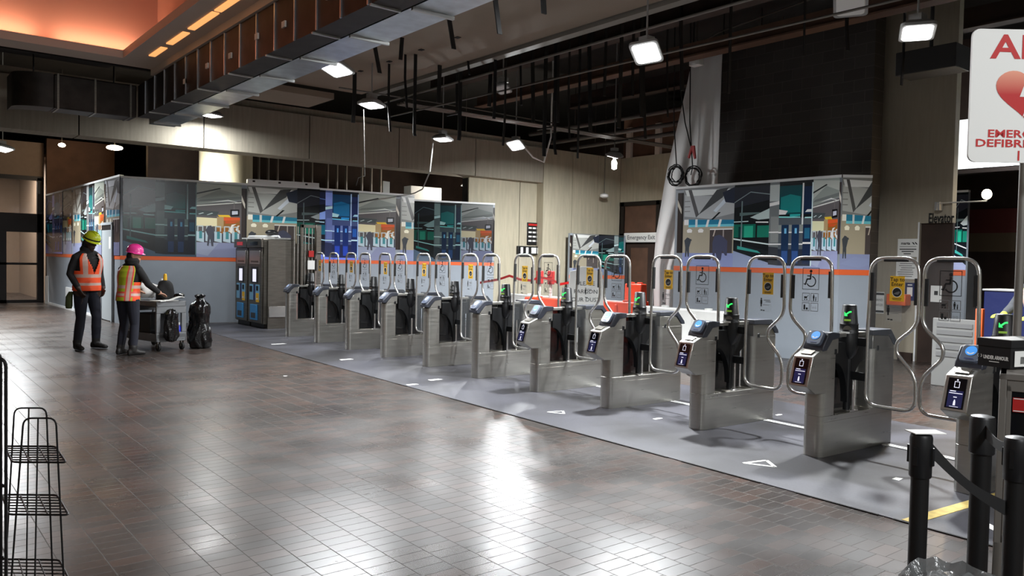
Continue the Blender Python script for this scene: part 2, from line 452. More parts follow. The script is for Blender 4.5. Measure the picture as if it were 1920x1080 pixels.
# return wall with the emergency exit doors
DX = 18.75
w = MB().use(CREAM); w.box(DX, DX + 0.4, 8.0, BY, 3.55, 4.95); w.box(DX, DX + .4, 8, 14.6, 0, 3.55); w.build('wall_exit', kind='structure', smooth=0)
w = MB().use(BRONZE)
for y in (BY - 0.12, 16.3, 14.72): w.box(DX - 0.02, DX + 0.12, y - 0.07, y + 0.07, 0, 3.55)
w.box(DX - .02, DX + .12, 14.65, BY, 3.42, 3.55); w.box(DX - .02, DX + .12, 14.65, BY, 2.25, 2.55)
w.use(BROWN); w.box(DX + .04, DX + .1, 14.7, BY, 2.5, 3.45)
w.use(DARKBROWN); w.box(DX + .04, DX + .1, 14.7, BY, 0.02, 2.3)
w.use(BROWN); w.box(DX + .02, DX + .04, 16.7, 17.4, 0.5, 2.1); w.box(DX + .02, DX + .04, 15.1, 15.9, 0.5, 2.1)
w.build('door_1', kind='structure', smooth=0)
# stripped boards above it
w = MB().use(BROWN); w.box(DX + .1, DX + .3, 9.0, BY, 4.95, 6.2)
w.use(LBAND)
for y in (17.6, 16.4, 13.9): w.box(DX, DX + .1, y - .1, y + .1, 4.95, 5.9)
w.build('wall_exit_upper', kind='structure', smooth=0)

# dark block wall and concrete pier with the elevator opening
def block_material():
    m = bpy.data.materials.new('dark_concrete_block'); m.use_nodes = True; nt = m.node_tree; L = nt.links; N = nt.nodes
    b = N['Principled BSDF']; tc = N.new('ShaderNodeTexCoord'); sep = N.new('ShaderNodeSeparateXYZ'); cmb = N.new('ShaderNodeCombineXYZ')
    L.new(tc.outputs['Object'], sep.inputs[0]); L.new(sep.outputs['Y'], cmb.inputs[0]); L.new(sep.outputs['Z'], cmb.inputs[1])
    br = N.new('ShaderNodeTexBrick'); L.new(cmb.outputs[0], br.inputs['Vector'])
    br.inputs['Scale'].default_value = 1; br.inputs['Brick Width'].default_value = 0.41; br.inputs['Row Height'].default_value = 0.205
    br.inputs['Mortar Size'].default_value = 0.006; br.inputs['Color1'].default_value = rgb(60, 56, 53); br.inputs['Color2'].default_value = rgb(70, 66, 62); br.inputs['Mortar'].default_value = rgb(84, 80, 76)
    L.new(br.outputs['Color'], b.inputs['Base Color']); b.inputs['Roughness'].default_value = 0.9
    bp = N.new('ShaderNodeBump'); bp.inputs['Strength'].default_value = 0.5; bp.inputs['Distance'].default_value = 0.01; bp.invert = True
    L.new(br.outputs['Fac'], bp.inputs['Height']); L.new(bp.outputs[0], b.inputs['Normal'])
    return m
BLOCK = block_material()
w = MB().use(BLOCK); w.box(13.6, 13.95, 7.02, 10.3, 0, 6.3); w.build('wall_block', kind='structure', smooth=0)
PIERM = mat('grey_beige_concrete', rgb(158, 149, 132), 0.85, noise=0.06, nscale=3, stretch=(8, 8, .6))
w = MB().use(PIERM)
w.box(14.2, 15.2, 6.42, 7.45, 0, 6.3); w.box(14.2, 14.36, 5.9, 6.42, 2.4, 6.3)
w.use(LTRIM); w.box(14.185, 14.2, 6.42, 6.445, 0.0, 2.42)
w.use(DARKBROWN); w.box(14.26, 14.34, 5.9, 6.42, 0, 2.4); w.box(14.14, 14.2, 6.46, 6.7, 0, .14)
w.build('column_elevator', kind='structure', smooth=0)
# round concrete column behind the hoarding
q = on_y(424, 300, 20.4)
w = MB().use(CREAM); w.lathe([(0.64, 0), (0.64, 4.6)], (q.x, 20.4, 0), 40); w.build('column_round', kind='structure')

# glazed doors at the far left
LX0, LX1, LY = -1.5, 4.28, 29.0
w = MB().use(BRONZE)
def fr(x0, x1, z0, z1, d=0.06): w.box(x0, x1, LY - d, LY + d, z0, z1)
fr(LX1 - 0.18, LX1, 0, 3.9, .09); fr(LX0, LX1, 3.82, 3.95, .09); fr(LX0, LX1, 2.2, 2.78, .09)
fr(LX0, LX1, 0, 0.09); fr(3.05, 3.28, 0, 2.2); fr(1.3, 1.45, 0, 3.9); fr(LX0, LX1, 1.18, 1.25)
w.use(DOORGL); w.box(LX0, LX1, LY - .005, LY + .005, 0.09, 3.85)
w.build('door_2', kind='structure', smooth=0)
SAND = mat('sand_plaster', rgb(150, 130, 112), 0.85, noise=0.05)
w = MB().use(SAND); w.box(-8, LX1, LY - .1, LY + .2, 3.95, 5.0); w.build('wall_over_doors', kind='structure', smooth=0)
w = MB().use(BROWN); w.box(LX1, 6.2, LY - .6, LY - .4, 0, 5.1); w.build('wall_board', kind='structure', smooth=0)
w = MB().use(DARKBROWN); w.box(6.0, 19.5, 23.6, 23.8, 0, 5.4); w.build('wall_behind_hoarding', kind='structure', smooth=0)
w = MB().use(SAND); w.box(-8, 4.6, 36, 36.2, 0, 5); w.box(4.5, 4.7, 29.2, 36, 0, 5); w.build('wall_corridor', kind='structure', smooth=0)
w = MB().use(SAND); w.box(-8, 4.6, 29.2, 36, 4.6, 4.7); w.build('ceiling_corridor', kind='structure', smooth=0)
area((6.1, 19.5, 3.1), 0.4, 90, (1, .97, .85), rot=(radians(140), 0, radians(-30)))  # unseen lamp added behind the hoarding to brighten the round column
area((3.2, 31.5, 4.5), 0.6, 200, (1, .93, .85)); area((0.5, 33.5, 4.5), 0.6, 130, (1, .93, .85))
# far right: dark bay, maroon and tan bands, white lit header
MAROON = mat('maroon_paint', rgb(96, 34, 32), 0.7); TAN = mat('tan_paint', rgb(104, 90, 70), 0.8)
RX = 20.0
w = MB().use(DARKBROWN); w.box(RX, RX + .2, -2, 12, 0, 7); w.build('wall_bay', kind='structure', smooth=0)
zz = lambda py: on_x(1860, py, RX).z
w = MB().use(MAROON); w.box(RX - .05, RX, -2, 8.4, zz(437), zz(392)); w.use(TAN); w.box(RX - .05, RX, -2, 8.4, zz(472), zz(437))
w.build('trim_2', kind='structure', smooth=0)
w = MB().use(LTRIM); w.box(17.0, 17.2, 1.0, 8.2, 3.62, 4.6); w.use(BRONZE); w.box(16.95, 17.2, 1.0, 8.2, 3.52, 3.6)
w.box(17.0, 17.1, 7.2, 7.28, 0, 3.55)
w.build('wall_bay_header', kind='structure', smooth=0)
area((15.9, 5.4, 4.75), 0.5, 200, COOL, rot=(0, radians(-35), 0))  # unseen lamp added to brighten the white header

# ================================================================ pictograms and printed stickers
def disk(mb, O, ux, uy, cx, cy, r, d=0.0, n=16, a0=0, a1=360, rin=0.0):
    O = Vector(O); ux = Vector(ux).normalized(); uy = Vector(uy).normalized(); nn = ux.cross(uy)
    P = lambda r_, a: O + ux * (cx + r_ * cos(a)) + uy * (cy + r_ * sin(a)) + nn * d
    an = [radians(a0 + (a1 - a0) * i / n) for i in range(n + (0 if a1 - a0 == 360 and not rin else 1))]
    if rin:
        for a, b in zip(an[:-1], an[1:]): mb.poly([P(rin, a), P(r, a), P(r, b), P(rin, b)])
    else:
        mb.poly([P(r, a) for a in an])
def rect(mb, O, ux, uy, x0, x1, y0, y1, d=0.0):
    O = Vector(O); ux = Vector(ux).normalized(); uy = Vector(uy).normalized(); nn = ux.cross(uy)
    mb.poly([O + ux * x + uy * y + nn * d for x, y in ((x0, y0), (x1, y0), (x1, y1), (x0, y1))])
def flat(mb, O, ux, uy, pts, d=0.0):
    O = Vector(O); ux = Vector(ux).normalized(); uy = Vector(uy).normalized(); nn = ux.cross(uy)
    mb.poly([O + ux * x + uy * y + nn * d for x, y in pts])
def stroke(mb, O, ux, uy, a, b, w, d=0.0):
    a = Vector((a[0], a[1])); b = Vector((b[0], b[1])); t = (b - a).normalized(); n = Vector((-t.y, t.x)) * w / 2
    flat(mb, O, ux, uy, [(a - n)[:], (b - n)[:], (b + n)[:], (a + n)[:]], d)
def outline(mb, O, ux, uy, x0, x1, y0, y1, w, d=0.0):
    rect(mb, O, ux, uy, x0, x1, y0, y0 + w, d); rect(mb, O, ux, uy, x0, x1, y1 - w, y1, d)
    rect(mb, O, ux, uy, x0, x0 + w, y0 + w, y1 - w, d); rect(mb, O, ux, uy, x1 - w, x1, y0 + w, y1 - w, d)
def wheelchair(mb, O, ux, uy, s, flip=1, d=0.0):
    q = lambda x, y: (x * s * flip, y * s)
    c = q(0.0, 0.36); disk(mb, O, ux, uy, c[0], c[1], 0.075 * s, d, 12)
    stroke(mb, O, ux, uy, q(0, .27), q(0.02, -.02), .085 * s, d)
    stroke(mb, O, ux, uy, q(0.0, .13), q(0.2, .13), .05 * s, d)
    stroke(mb, O, ux, uy, q(0.0, -.02), q(0.2, -.02), .07 * s, d)
    stroke(mb, O, ux, uy, q(0.19, 0.0), q(0.29, -.3), .07 * s, d)
    stroke(mb, O, ux, uy, q(0.27, -.29), q(0.38, -.25), .05 * s, d)
    if flip > 0: disk(mb, O, ux, uy, -0.02 * s, -.13 * s, .27 * s, d, 20, 100, 335, .215 * s)
    else: disk(mb, O, ux, uy, 0.02 * s, -.13 * s, .27 * s, d, 20, -155, 80, .215 * s)
def little_icons(mb, O, ux, uy, s, d=0.0):
    # four small framed pictograms: adult with child, stroller, luggage, bicycle-free mark
    for i, (cx, cy) in enumerate(((-.5, .5), (.5, .5), (-.5, -.5), (.5, -.5))):
        x, y = cx * s, cy * s; h = s * .44
        mb.use(GREYINK); outline(mb, O, ux, uy, x - h, x + h, y - h, y + h, s * .055, d)
        if i == 3: mb.use(GREYINK)
        else: mb.use(INK)
        if i == 1:
            disk(mb, O, ux, uy, x - .1 * s, y + .25 * s, .07 * s, d, 8); rect(mb, O, ux, uy, x - .2 * s, x + .0 * s, y - .1 * s, y + .17 * s, d)
            rect(mb, O, ux, uy, x - .16 * s, x - .04 * s, y - .35 * s, y - .1 * s, d); rect(mb, O, ux, uy, x + .1 * s, x + .2 * s, y - .35 * s, y - .05 * s, d); disk(mb, O, ux, uy, x + .15 * s, y + .02 * s, .06 * s, d, 8)
        elif i == 0:
            rect(mb, O, ux, uy, x - .22 * s, x + .12 * s, y - .12 * s, y + .08 * s, d); stroke(mb, O, ux, uy, (x + .1 * s, y), (x + .28 * s, y + .22 * s), .05 * s, d)
            disk(mb, O, ux, uy, x - .15 * s, y - .24 * s, .07 * s, d, 8); disk(mb, O, ux, uy, x + .1 * s, y - .24 * s, .07 * s, d, 8)
        elif i == 2:
            rect(mb, O, ux, uy, x - .25 * s, x - .05 * s, y - .3 * s, y + .22 * s, d); rect(mb, O, ux, uy, x + .02 * s, x + .25 * s, y - .3 * s, y - .08 * s, d)
        else:
            disk(mb, O, ux, uy, x - .14 * s, y - .06 * s, .1 * s, d, 10, 0, 360, .07 * s); disk(mb, O, ux, uy, x + .14 * s, y - .06 * s, .1 * s, d, 10, 0, 360, .07 * s)

# ================================================================ fare gates
HW = 0.09
def cap_profile(kind):
    if kind == 'display':
        return [(-.012, .895), (-.005, .935), (.075, 1.05), (.13, 1.055), (.235, 1.045), (.235, 1.0), (.13, .985), (.05, .9)]
    return [(-.03, .885), (-.03, .925), (.09, 1.04), (.13, 1.05), (.235, 1.045), (.235, 1.0), (.12, .985), (.015, .88)]
def outline_path(side):
    y = lambda v: v * side
    pts = [(y(.17), .42), (y(.17), 1.0), (y(.185), 1.685), (y(.595), 1.685), (y(.603), 1.14), (y(.43), .985), (y(.43), .89), (y(.6), .71), (y(.603), .42)]
    return fillet([Vector((0, a, b)) for a, b in pts], [.11, .02, .13, .13, .09, .07, .07, .09, .11], 6, closed=True)
PXL = 0.53
def paddle(root, side, kind):
    # side -1: the paddle with the yellow tap sticker; side +1: the paddle with the wheelchair sign
    path = outline_path(side)
    t = MB().use(STEEL2); t.tube([(PXL, p.y, p.z) for p in path], 0.0155, 10, closed=True)
    k = t.use(RUBBER)
    for z0, z1, yy in ((1.32, 1.56, .198), (1.3, 1.52, .578)):
        k.box(PXL - .014, PXL + .014, side * yy - .01, side * yy + .01, z0, z1)
    k.box(PXL - .012, PXL + .012, min(side * .3, side * .5), max(side * .3, side * .5), 1.655, 1.674)
    b = t.use(BLACKP)   # arms that carry the paddle from the post
    for z in (.62, .92):
        b.box(PXL - .015, PXL + .015, min(side * .02, side * .17), max(side * .02, side * .17), z, z + .07)
    fr = t.build('paddle', root, smooth=50)
    g = MB().use(PANE); ins = [(PXL, p.y, p.z) for p in path]
    c = Vector((PXL, .39 * side, 1.1))
    g.poly([(Vector(p) + (c - Vector(p)) * 0.03) for p in ins])
    g.build('paddle_glass', fr, smooth=0)
    ux, uy = Vector((0, -1, 0)), Vector((0, 0, 1))
    if side < 0:
        O = Vector((PXL - .006, -.42, 1.43)); s = MB().use(YELLOW); rect(s, O, ux, uy, -.062, .062, -.105, .105)
        s.use(INK); s.text('Tap to', .046, O + uy * .076, ux, uy, .001, bold=.0006); s.text('Enter', .046, O + uy * .036, ux, uy, .001, bold=.0006)
        s.use(WHITE); disk(s, O, ux, uy, 0, -.03, .042, .001, 20); s.use(INK); disk(s, O, ux, uy, 0, -.03, .037, .002, 20)
        s.use(GREYINK); flat(s, O, ux, uy, [(-.03, -.045), (.01, -.05), (.028, -.03), (.02, -.02), (-.01, -.032)], .003)
        s.use(INK); rect(s, O, ux, uy, -.04, .04, -.084, -.079, .001); rect(s, O, ux, uy, -.035, .035, -.094, -.09, .001)
        s.build('tap_to_enter_sticker', fr, smooth=0)
        s = MB().use(PANE); O = Vector((PXL - .006, -.40, 1.25)); rect(s, O, ux, uy, -.07, .065, -.095, .045, -.0005); s.use(INK)
        disk(s, O, ux, uy, -.05, .03, .009, 0, 8); rect(s, O, ux, uy, -.061, -.039, -.02, .02); rect(s, O, ux, uy, -.057, -.043, -.045, -.02)
        s.use(GREYINK); rect(s, O, ux, uy, -.02, .05, .015, .022); rect(s, O, ux, uy, .0, .055, 0.0, .006); rect(s, O, ux, uy, -.03, .04, -.03, -.026)
        s.use(INK); rect(s, O, ux, uy, -.055, -.035, -.085, -.075); rect(s, O, ux, uy, -.03, -.01, -.087, -.077)
        s.build('walk_sticker', fr, smooth=0)
    else:
        O = Vector((PXL - .006, .39, 1.49)); s = MB().use(INK)
        outline(s, O, ux, uy, -.085, .085, -.1, .1, .005); wheelchair(s, O, ux, uy, .19, -1)
        O2 = Vector((PXL - .006, .39, 1.275)); little_icons(s, O2, ux, uy, .088)
        s.build('wheelchair_sticker', fr, smooth=0)

def make_gate(kind, lit=True):
    root = thing('fare_gate', '-', 'fare gate')
    m = MB().use(STEEL)
    m.prism(rrect(0, 1.17, -HW, HW, .055, 5), 0.0, .345, 'z')
    m.use(DSTEEL); m.box(.23, .76, -HW + .012, HW - .012, .34, .352)
    m.use(DSTEEL); m.box(.05, 1.13, -HW - .0012, HW + .0012, .293, .297)
    m.build('base', root, bevel=.004, segs=1)
    m = MB().use(STEEL)
    top = [(.0, .88), (.115, .99)] if kind != 'display' else [(.0, .9), (.115, 1.0)]
    m.prism(rrect(0, .225, -HW, HW, .055, 5), .345, .87, 'z')
    m.prism([(0.02, .87), (.225, .87), (.225, 1.0), (.12, .985)], -HW, HW, 'y')
    m.use(BLACKP); m.cbox((.185, -HW - .001, .885), (.035, .006, .045)); m.cbox((.185, HW + .001, .885), (.035, .006, .045))
    m.build('front_pillar', root, bevel=.003, segs=1)
    m = MB().use(STEEL); m.prism(rrect(.765, 1.17, -HW, HW, .055, 5), .345, .88, 'z'); m.prism([(.765, .88), (1.14, .88), (1.03, .99), (.765, 1.0)], -HW, HW, 'y')
    m.use(BLACKP); m.cbox((.85, -HW - .001, .885), (.035, .006, .045))
    m.build('rear_pillar', root, bevel=.003, segs=1)
    m = MB().use(CAPM); m.prism([(1.18, .9), (1.17, .935), (1.06, 1.05), (.76, 1.05), (.76, 1.005), (1.04, .995), (1.13, .9)], -HW - .006, HW + .006, 'y')
    m.build('rear_cap', root, bevel=.006)
    m = MB().use(STEEL); m.box(.225, .765, -.035, .035, .995, 1.03); m.build('top_rail', root, bevel=.004)
    m = MB().use(DGLASS); m.box(.225, .765, .07, .075, .352, .995); m.build('side_panel', root, smooth=0)
    m = MB().use(CAPM); m.prism(cap_profile(kind), -HW - .006, HW + .006, 'y'); cap = m.build('front_cap', root, bevel=.007)
    # sloped tap reader
    a, b = ((-.006, .937), (.078, 1.054)) if kind == 'display' else ((-.03, .928), (.092, 1.043))
    A = Vector((a[0], 0, a[1])); B = Vector((b[0], 0, b[1])); uy = (B - A).normalized(); ux = Vector((0, -1, 0)); nn = ux.cross(uy); L = (B - A).length
    C = (A + B) / 2
    m = MB().use(mat('slate_reader_plastic', rgb(84, 92, 108), 0.35))
    pts = rrect(-.07, .07, -L * .5, L * .5, .03, 4)
    top = [C + ux * (x * .92) + uy * (y * .95) + nn * .022 for x, y in pts]; bot = [C + ux * x + uy * y - nn * .004 for x, y in pts]
    m.loft([bot, top]); rd = m.build('card_reader', root, bevel=.003, segs=1)
    m = MB().use(BLUEL if kind == 'display' else mat('reader_pale_glow', rgb(150, 170, 200), .35, emit=(.3, .42, .7, 1), estr=.35))
    O = C + nn * .0235
    disk(m, O, ux, uy, 0, .018, .04, 0, 24)
    m.use(WHITE)
    for r0, r1, yy in ((.03, .024, .022), (.02, .015, .016)): disk(m, O, ux, uy, 0, yy - .004, r0, .001, 12, 205, 335, r1)
    m.use(NAVY); rect(m, O, ux, uy, -.03, .03, -.052, -.042, .0005)
    m.build('reader_target', rd, smooth=0)
    if kind == 'display':
        m = MB().use(STEEL)
        m.prism([(-.21, .612), (-.14, .855), (-.02, .905), (.06, .905), (.06, .54), (-.09, .542)], -HW, HW, 'y')
        hs = m.build('display_housing', root, bevel=.006)
        A = Vector((-.205, 0, .63)); B = Vector((-.146, 0, .838)); uy = (B - A).normalized(); nn = ux.cross(uy); C = (A + B) / 2 + nn * .003
        m = MB().use(SCREEN); rect(m, C, ux, uy, -.062, .062, -.108, .108)
        m.use(SCRBLUE); rect(m, C, ux, uy, -.05, .05, -.1, .02, .001)
        m.use(SCRWHITE)
        outline(m, C, ux, uy, -.018, .018, .04, .085, .004, .002); disk(m, C, ux, uy, 0, .095, .006, .002, 8)
        rect(m, C, ux, uy, -.04, 0, .012, .018, .002); rect(m, C, ux, uy, -.045, .045, -.002, .003, .002); rect(m, C, ux, uy, -.012, .012, -.03, -.024, .002)
        flat(m, C, ux, uy, [(-.008, -.085), (.008, -.085), (.007, -.06), (.003, -.045), (-.003, -.045), (-.007, -.06)], .002); rect(m, C, ux, uy, -.03, .03, -.096, -.093, .002)
        m.build('display_screen', hs, smooth=0)
        m = MB().use(DSTEEL); m.prism([(-.11, .872), (-.05, .898), (-.048, .903), (-.112, .877)], -.05, .05, 'y'); m.build('housing_label', hs, smooth=0)
    # indicator post in the middle of the cabinet
    c = (PXL - .02, -.01, 0)
    m = MB().use(BLACKP)
    m.lathe([(.03, .35), (.03, .82), (.045, .83)], c, 20)
    m.lathe([(.03, .8), (.062, .84), (.08, .9), (.083, .97), (.078, 1.02)], c, 28)
    m.lathe([(.083, 1.02), (.083, 1.035), (.078, 1.04), (.077, 1.1), (.08, 1.105), (.072, 1.115), (.058, 1.268), (.05, 1.275)], c, 28)
    for s in (-1, 1):   # curved black guard wings beside the post
        arc = [(c[0] + s * (.03 + .2 * (1 - cos(radians(90 * j / 10)))), .42 + .36 * sin(radians(90 * j / 10))) for j in range(11)]
        m.prism(arc + [(c[0] + s * .23, .95), (c[0] + s * .03, .95)], -.03, .03, 'y')
    po = m.build('indicator_post', root, smooth=45)
    m = MB().use(STEEL2); m.box(c[0] - .012, c[0] + .012, -.075, -.062, .352, .62); m.box(c[0] - .06, c[0] + .06, -.085, -.04, .345, .357); m.build('post_bracket', po, bevel=.002, segs=1)
    n = Vector((-.93, -.37, 0)).normalized(); ux = Vector((0, 0, 1)).cross(n).normalized(); uy = (Vector((0, 0, 1)) + n * -.09).normalized()
    O = Vector(c) + n * .0685 + Vector((0, 0, 1.2))
    m = MB().use(GREENL if lit else mat('unlit_arrow', rgb(34, 40, 36), .5))
    flat(m, O, ux, uy, [(-.03, -.022), (-.03, .014), (-.004, -.022)], 0.0); stroke(m, O, ux, uy, (-.018, -.01), (.008, .012), .011, 0); stroke(m, O, ux, uy, (.006, .012), (.026, .016), .011, 0)
    m.build('arrow_light', po, smooth=0)
    m = MB().use(GREEND if lit else mat('unlit_arrow', rgb(34, 40, 36), .5)); rect(m, O, ux, uy, -.03, .025, -.066, -.05, .004); m.build('status_light', po, smooth=0)
    O = Vector(c) + n * .077 + Vector((0, 0, 1.07))
    m = MB().use(DSTEEL); disk(m, O, ux, Vector((0, 0, 1)), 0, -.012, .036, .004, 16, 0, 180); m.use(WHITE); rect(m, O, ux, Vector((0, 0, 1)), -.05, .02, -.045, -.028, .008)
    m.build('sounder', po, smooth=0)
    return root

PHI = radians(-2.5)
GPX = [(540, 630), (594, 641), (652, 654), (718, 668), (797, 685), (888, 706), (997, 731), (1128, 761), (1293, 799), (1505, 848), (1783, 915)]
GORG = [on_z(*q) + Vector((-.10, -.128, .006)) for q in GPX]
WORDS = ['steel fare gate at the end of the row beside the ticket machines', 'second steel fare gate from the ticket machines, slim sloped reader', 'third steel fare gate from the ticket machines',
         'fourth steel fare gate from the ticket machines', 'fifth steel fare gate from the ticket machines', 'sixth steel fare gate from the ticket machines, last one without a display',
         'first fare gate with a display screen, seventh from the ticket machines', 'eighth steel fare gate from the ticket machines, glowing blue reader',
         'ninth fare gate from the ticket machines, in front of the white barrier', 'tenth fare gate from the ticket machines, in front of the mural box', 'nearest fare gate, its reader beside the black shoe box']
simple = make_gate('simple', False); sixth = make_gate('simple'); disp = make_gate('display')
ps = paddle; 
def place_gate(proto, k):
    g = proto; g.location = GORG[k]; g.rotation_euler = (0, 0, PHI)
    g['label'] = WORDS[k]; g['group'] = 'row of fare gates'
first = copy_tree(simple); paddle(first, -1, 's'); place_gate(first, 0)
paddle(simple, -1, 's'); paddle(simple, 1, 's'); paddle(sixth, -1, 's'); paddle(sixth, 1, 's'); place_gate(sixth, 5); paddle(disp, -1, 'd'); paddle(disp, 1, 'd')
for k in range(1, 5):
    place_gate(simple if k == 1 else copy_tree(simple), k)
for k in range(6, 11):
    place_gate(disp if k == 6 else copy_tree(disp), k)
# pale threshold plates across the aisles
for k in range(5, 10):
    a = GORG[k]; b = GORG[k + 1]; d = Vector((cos(PHI), sin(PHI), 0))
    p = a + d * .98 + Vector((0, -.1, 0)); q = b + d * .98 + Vector((0, .1, 0))
    t = MB().use(LTRIM); t.prism([(p.x - .03, p.y), (p.x + .05, p.y), (q.x + .05, q.y), (q.x - .03, q.y)], .004, .014, 'z')
    t.use(DSTEEL); t.prism([(p.x + .005, p.y), (p.x + .015, p.y), (q.x + .015, q.y), (q.x + .005, q.y)], .01, .0155, 'z')
    t.build('floor_threshold', kind='structure', smooth=0)

# ================================================================ work lights
def work_light(px, py, h, power, label, tilt=20, az=None, size=0.42, lit=True, bulb=False, name='work_light', spread=150, rod=0.8, yaw=0.5, at=None):
    p = at or on_z(px, py, h)
    rod = (4.92 if (4.55 < p.x < 7.8 and p.y < 14.7) else 4.74 if (4.7 < p.x < 7.2 and 14.72 < p.y < 15.9) else 7.0) - p.z
    root = thing(name, label, 'light', p, 0)
    d = Vector((CAM.x - p.x, CAM.y - p.y, 0)).normalized() if az is None else Vector((cos(az), sin(az), 0))
    nrm = (Vector((0, 0, -1)) * cos(radians(tilt)) + d * sin(radians(tilt))).normalized()
    uy = Vector((cos(yaw), sin(yaw), 0)).cross(nrm); uy = uy.normalized() if uy.length > 1e-4 else Vector((1, 0, 0)); ux = uy.cross(nrm).normalized()
    M = Matrix((ux, uy, -nrm)).transposed().to_4x4()
    s = size / 2
    m = MB(M).use(mat('lamp_housing_grey', rgb(150, 150, 148), .5))
    m.loft([[Vector((x, y, .0)) for x, y in rrect(-s, s, -s * .85, s * .85, .05)], [Vector((x, y, .035)) for x, y in rrect(-s, s, -s * .85, s * .85, .05)],
            [Vector((x * .62, y * .62, .1)) for x, y in rrect(-s, s, -s * .85, s * .85, .05)]])
    m.build('lamp_housing', root)
    m = MB(M).use(LENS if lit else PAPER); m.loft([[Vector((x * .84, y * .84, .002)) for x, y in rrect(-s, s, -s * .85, s * .85, .05)], [Vector((x * .78, y * .78, -.012)) for x, y in rrect(-s, s, -s * .85, s * .85, .05)]])
    m.build('lamp_lens', root)
    m = MB().use(mat('lamp_housing_grey', rgb(150, 150, 148), .5)); m.cyl((0, 0, .05), (0, 0, rod), .012, 8); m.box(-.07, .07, -.07, .07, .12, .2); m.build('hanging_rod', root)
    if bulb:
        m = MB().use(WHITE); m.cyl((.0, 0, -.02), (0, 0, -.1), .03, 12); b = m.build('bulb_socket', root)
        m = MB().use(LENS); m.lathe([(.02, -.32), (.06, -.3), (.065, -.16), (.04, -.1)], (0, 0, 0), 16); m.build('bulb', root)
    if lit:
        o = area(p + nrm * .05, size * .7, power, COOL, spread=spread)
        o.rotation_euler = nrm.to_track_quat('-Z', 'Y').to_euler()
    return root
work_light(1720, 62, 4.2, 330, 'bright square work light hanging above the concrete elevator pier', 10, spread=178, rod=2.2)
work_light(1212, 100, 4.2, 460, 'bright square work light on the conduit before the dark block wall', 24, spread=178, rod=.25)
work_light(632, 132, 4.2, 170, 'bright square work light under the plaster ceiling beside the duct', 12, rod=.7)
work_light(697, 198, 4.2, 90, 'work light seen edge on with a thin cord dangling below it', 4, rod=.5)
work_light(967, 273, 4.2, 170, 'bright square work light in front of the long concrete beam', 24, spread=176, rod=1.2)
work_light(1152, 293, 4.2, 420, 'tilted work light with a glowing bulb below it before the cream pier', 20, az=radians(80), bulb=True, spread=150)
work_light(830, 262, 4.2, 110, 'flat work light with a thick white cable curving down to the hoarding', 3, rod=1.0)
work_light(5, 280, 4.05, 330, 'bright work light at the picture edge above the glass doors', 12, rod=.9)
work_light(392, 216, 4.0, 85, 'work light tucked under the end of the metal duct', 0, spread=176, at=on_y(396, 217, 17.25))
work_light(943, 168, 4.6, 0, 'unlit square lamp hanging among the dark hangers', 20, size=.3, lit=False, rod=.8)
work_light(1595, 10, 4.7, 0, 'unlit square lamp near the top edge before the block wall', 20, size=.45, lit=False, rod=.8)
# bare bulb on a pipe beside the elevator pier
p = on_x(1850, 370, 14.3)
r = thing('wall_lamp', 'warm bare bulb glowing at the end of a thin pipe beside the elevator pier', 'lamp', p)
q = on_x(1757, 381, 14.05) - p
m = MB().use(mat('lamp_housing_grey', rgb(150, 150, 148), .5)); m.tube([q + Vector((0, 0, -.12)), q, (0.02, 0, -.06), (0, 0, -.03)], .012, 8); m.box(q.x, q.x + .12, q.y - .04, q.y + .04, q.z - .12, q.z + .02); m.build('lamp_pipe', r)
m = MB().use(LENSW); m.ball((0, 0, .05), (.075, .075, .085)); m.build('bulb', r)
area(p + Vector((-.15, 0, 0)), .12, 14, (1, .72, .42), rot=(0, radians(90), 0))
# warm bulb behind the hoarding
p = on_y(872, 356, 20.2)
r = thing('bulb_lamp', 'white bulb glowing in a wire cage above the hoarding', 'lamp', p)
m = MB().use(LENS); m.ball((0, 0, 0), (.07, .07, .1)); m.build('bulb', r)
m = MB().use(WHITE); m.lathe([(.13, .12), (.13, .15), (.03, .2)], (0, 0, 0), 16); m.build('lamp_shade', r)
m = MB().use(DSTEEL); m.tube([(0, 0, .18), (0, 0, 7.0 - p.z)], .01, 6); m.build('lamp_rod', r)
d = bpy.data.lights.new('point_light', 'POINT'); d.energy = 120; d.color = (1, .9, .75); d.shadow_soft_size = .1
o = bpy.data.objects.new('point_light', d); o.location = p + Vector((-.15, -.75, -.05)); COL.objects.link(o)
# small warm lamps deep behind the beam at the far left
for i, (px, py, y, lab) in enumerate(((116, 272, 27.0, 'small warm lamp glowing above the board wall'), (215, 277, 25.0, 'oval warm lamp glowing behind the beam'), (328, 278, 24.0, 'small round lamp glowing behind the beam near the round column'))):
    p = on_y(px, py, y)
    r = thing('ceiling_lamp', lab, 'lamp', p)
    m = MB().use(LENSW); m.ball((0, 0, 0), (.1, .1, .06) if i != 1 else (.22, .22, .07)); m.build('bulb', r)
    m = MB().use(DSTEEL); m.cyl((0, 0, .05), (0, 0, 7.0 - p.z), .015, 8); m.build('lamp_rod', r)
    d = bpy.data.lights.new('point_light', 'POINT'); d.energy = 12; d.color = (1, .62, .32); d.shadow_soft_size = .1
    o = bpy.data.objects.new('point_light', d); o.location = p + Vector((0, -.3, -.15)); COL.objects.link(o)

# ================================================================ printed hoarding
def mural_material():
    m = bpy.data.materials.new('printed_mural_vinyl'); m.use_nodes = True; nt = m.node_tree; b = nt.nodes['Principled BSDF']
    a = nt.nodes.new('ShaderNodeVertexColor'); a.layer_name = 'Col'
    nt.links.new(a.outputs[0], b.inputs['Base Color']); b.inputs['Roughness'].default_value = 0.22; b.inputs['Specular IOR Level'].default_value = 0.5
    return m
MURALM = mural_material()
def c8(*c): return rgb(*c)
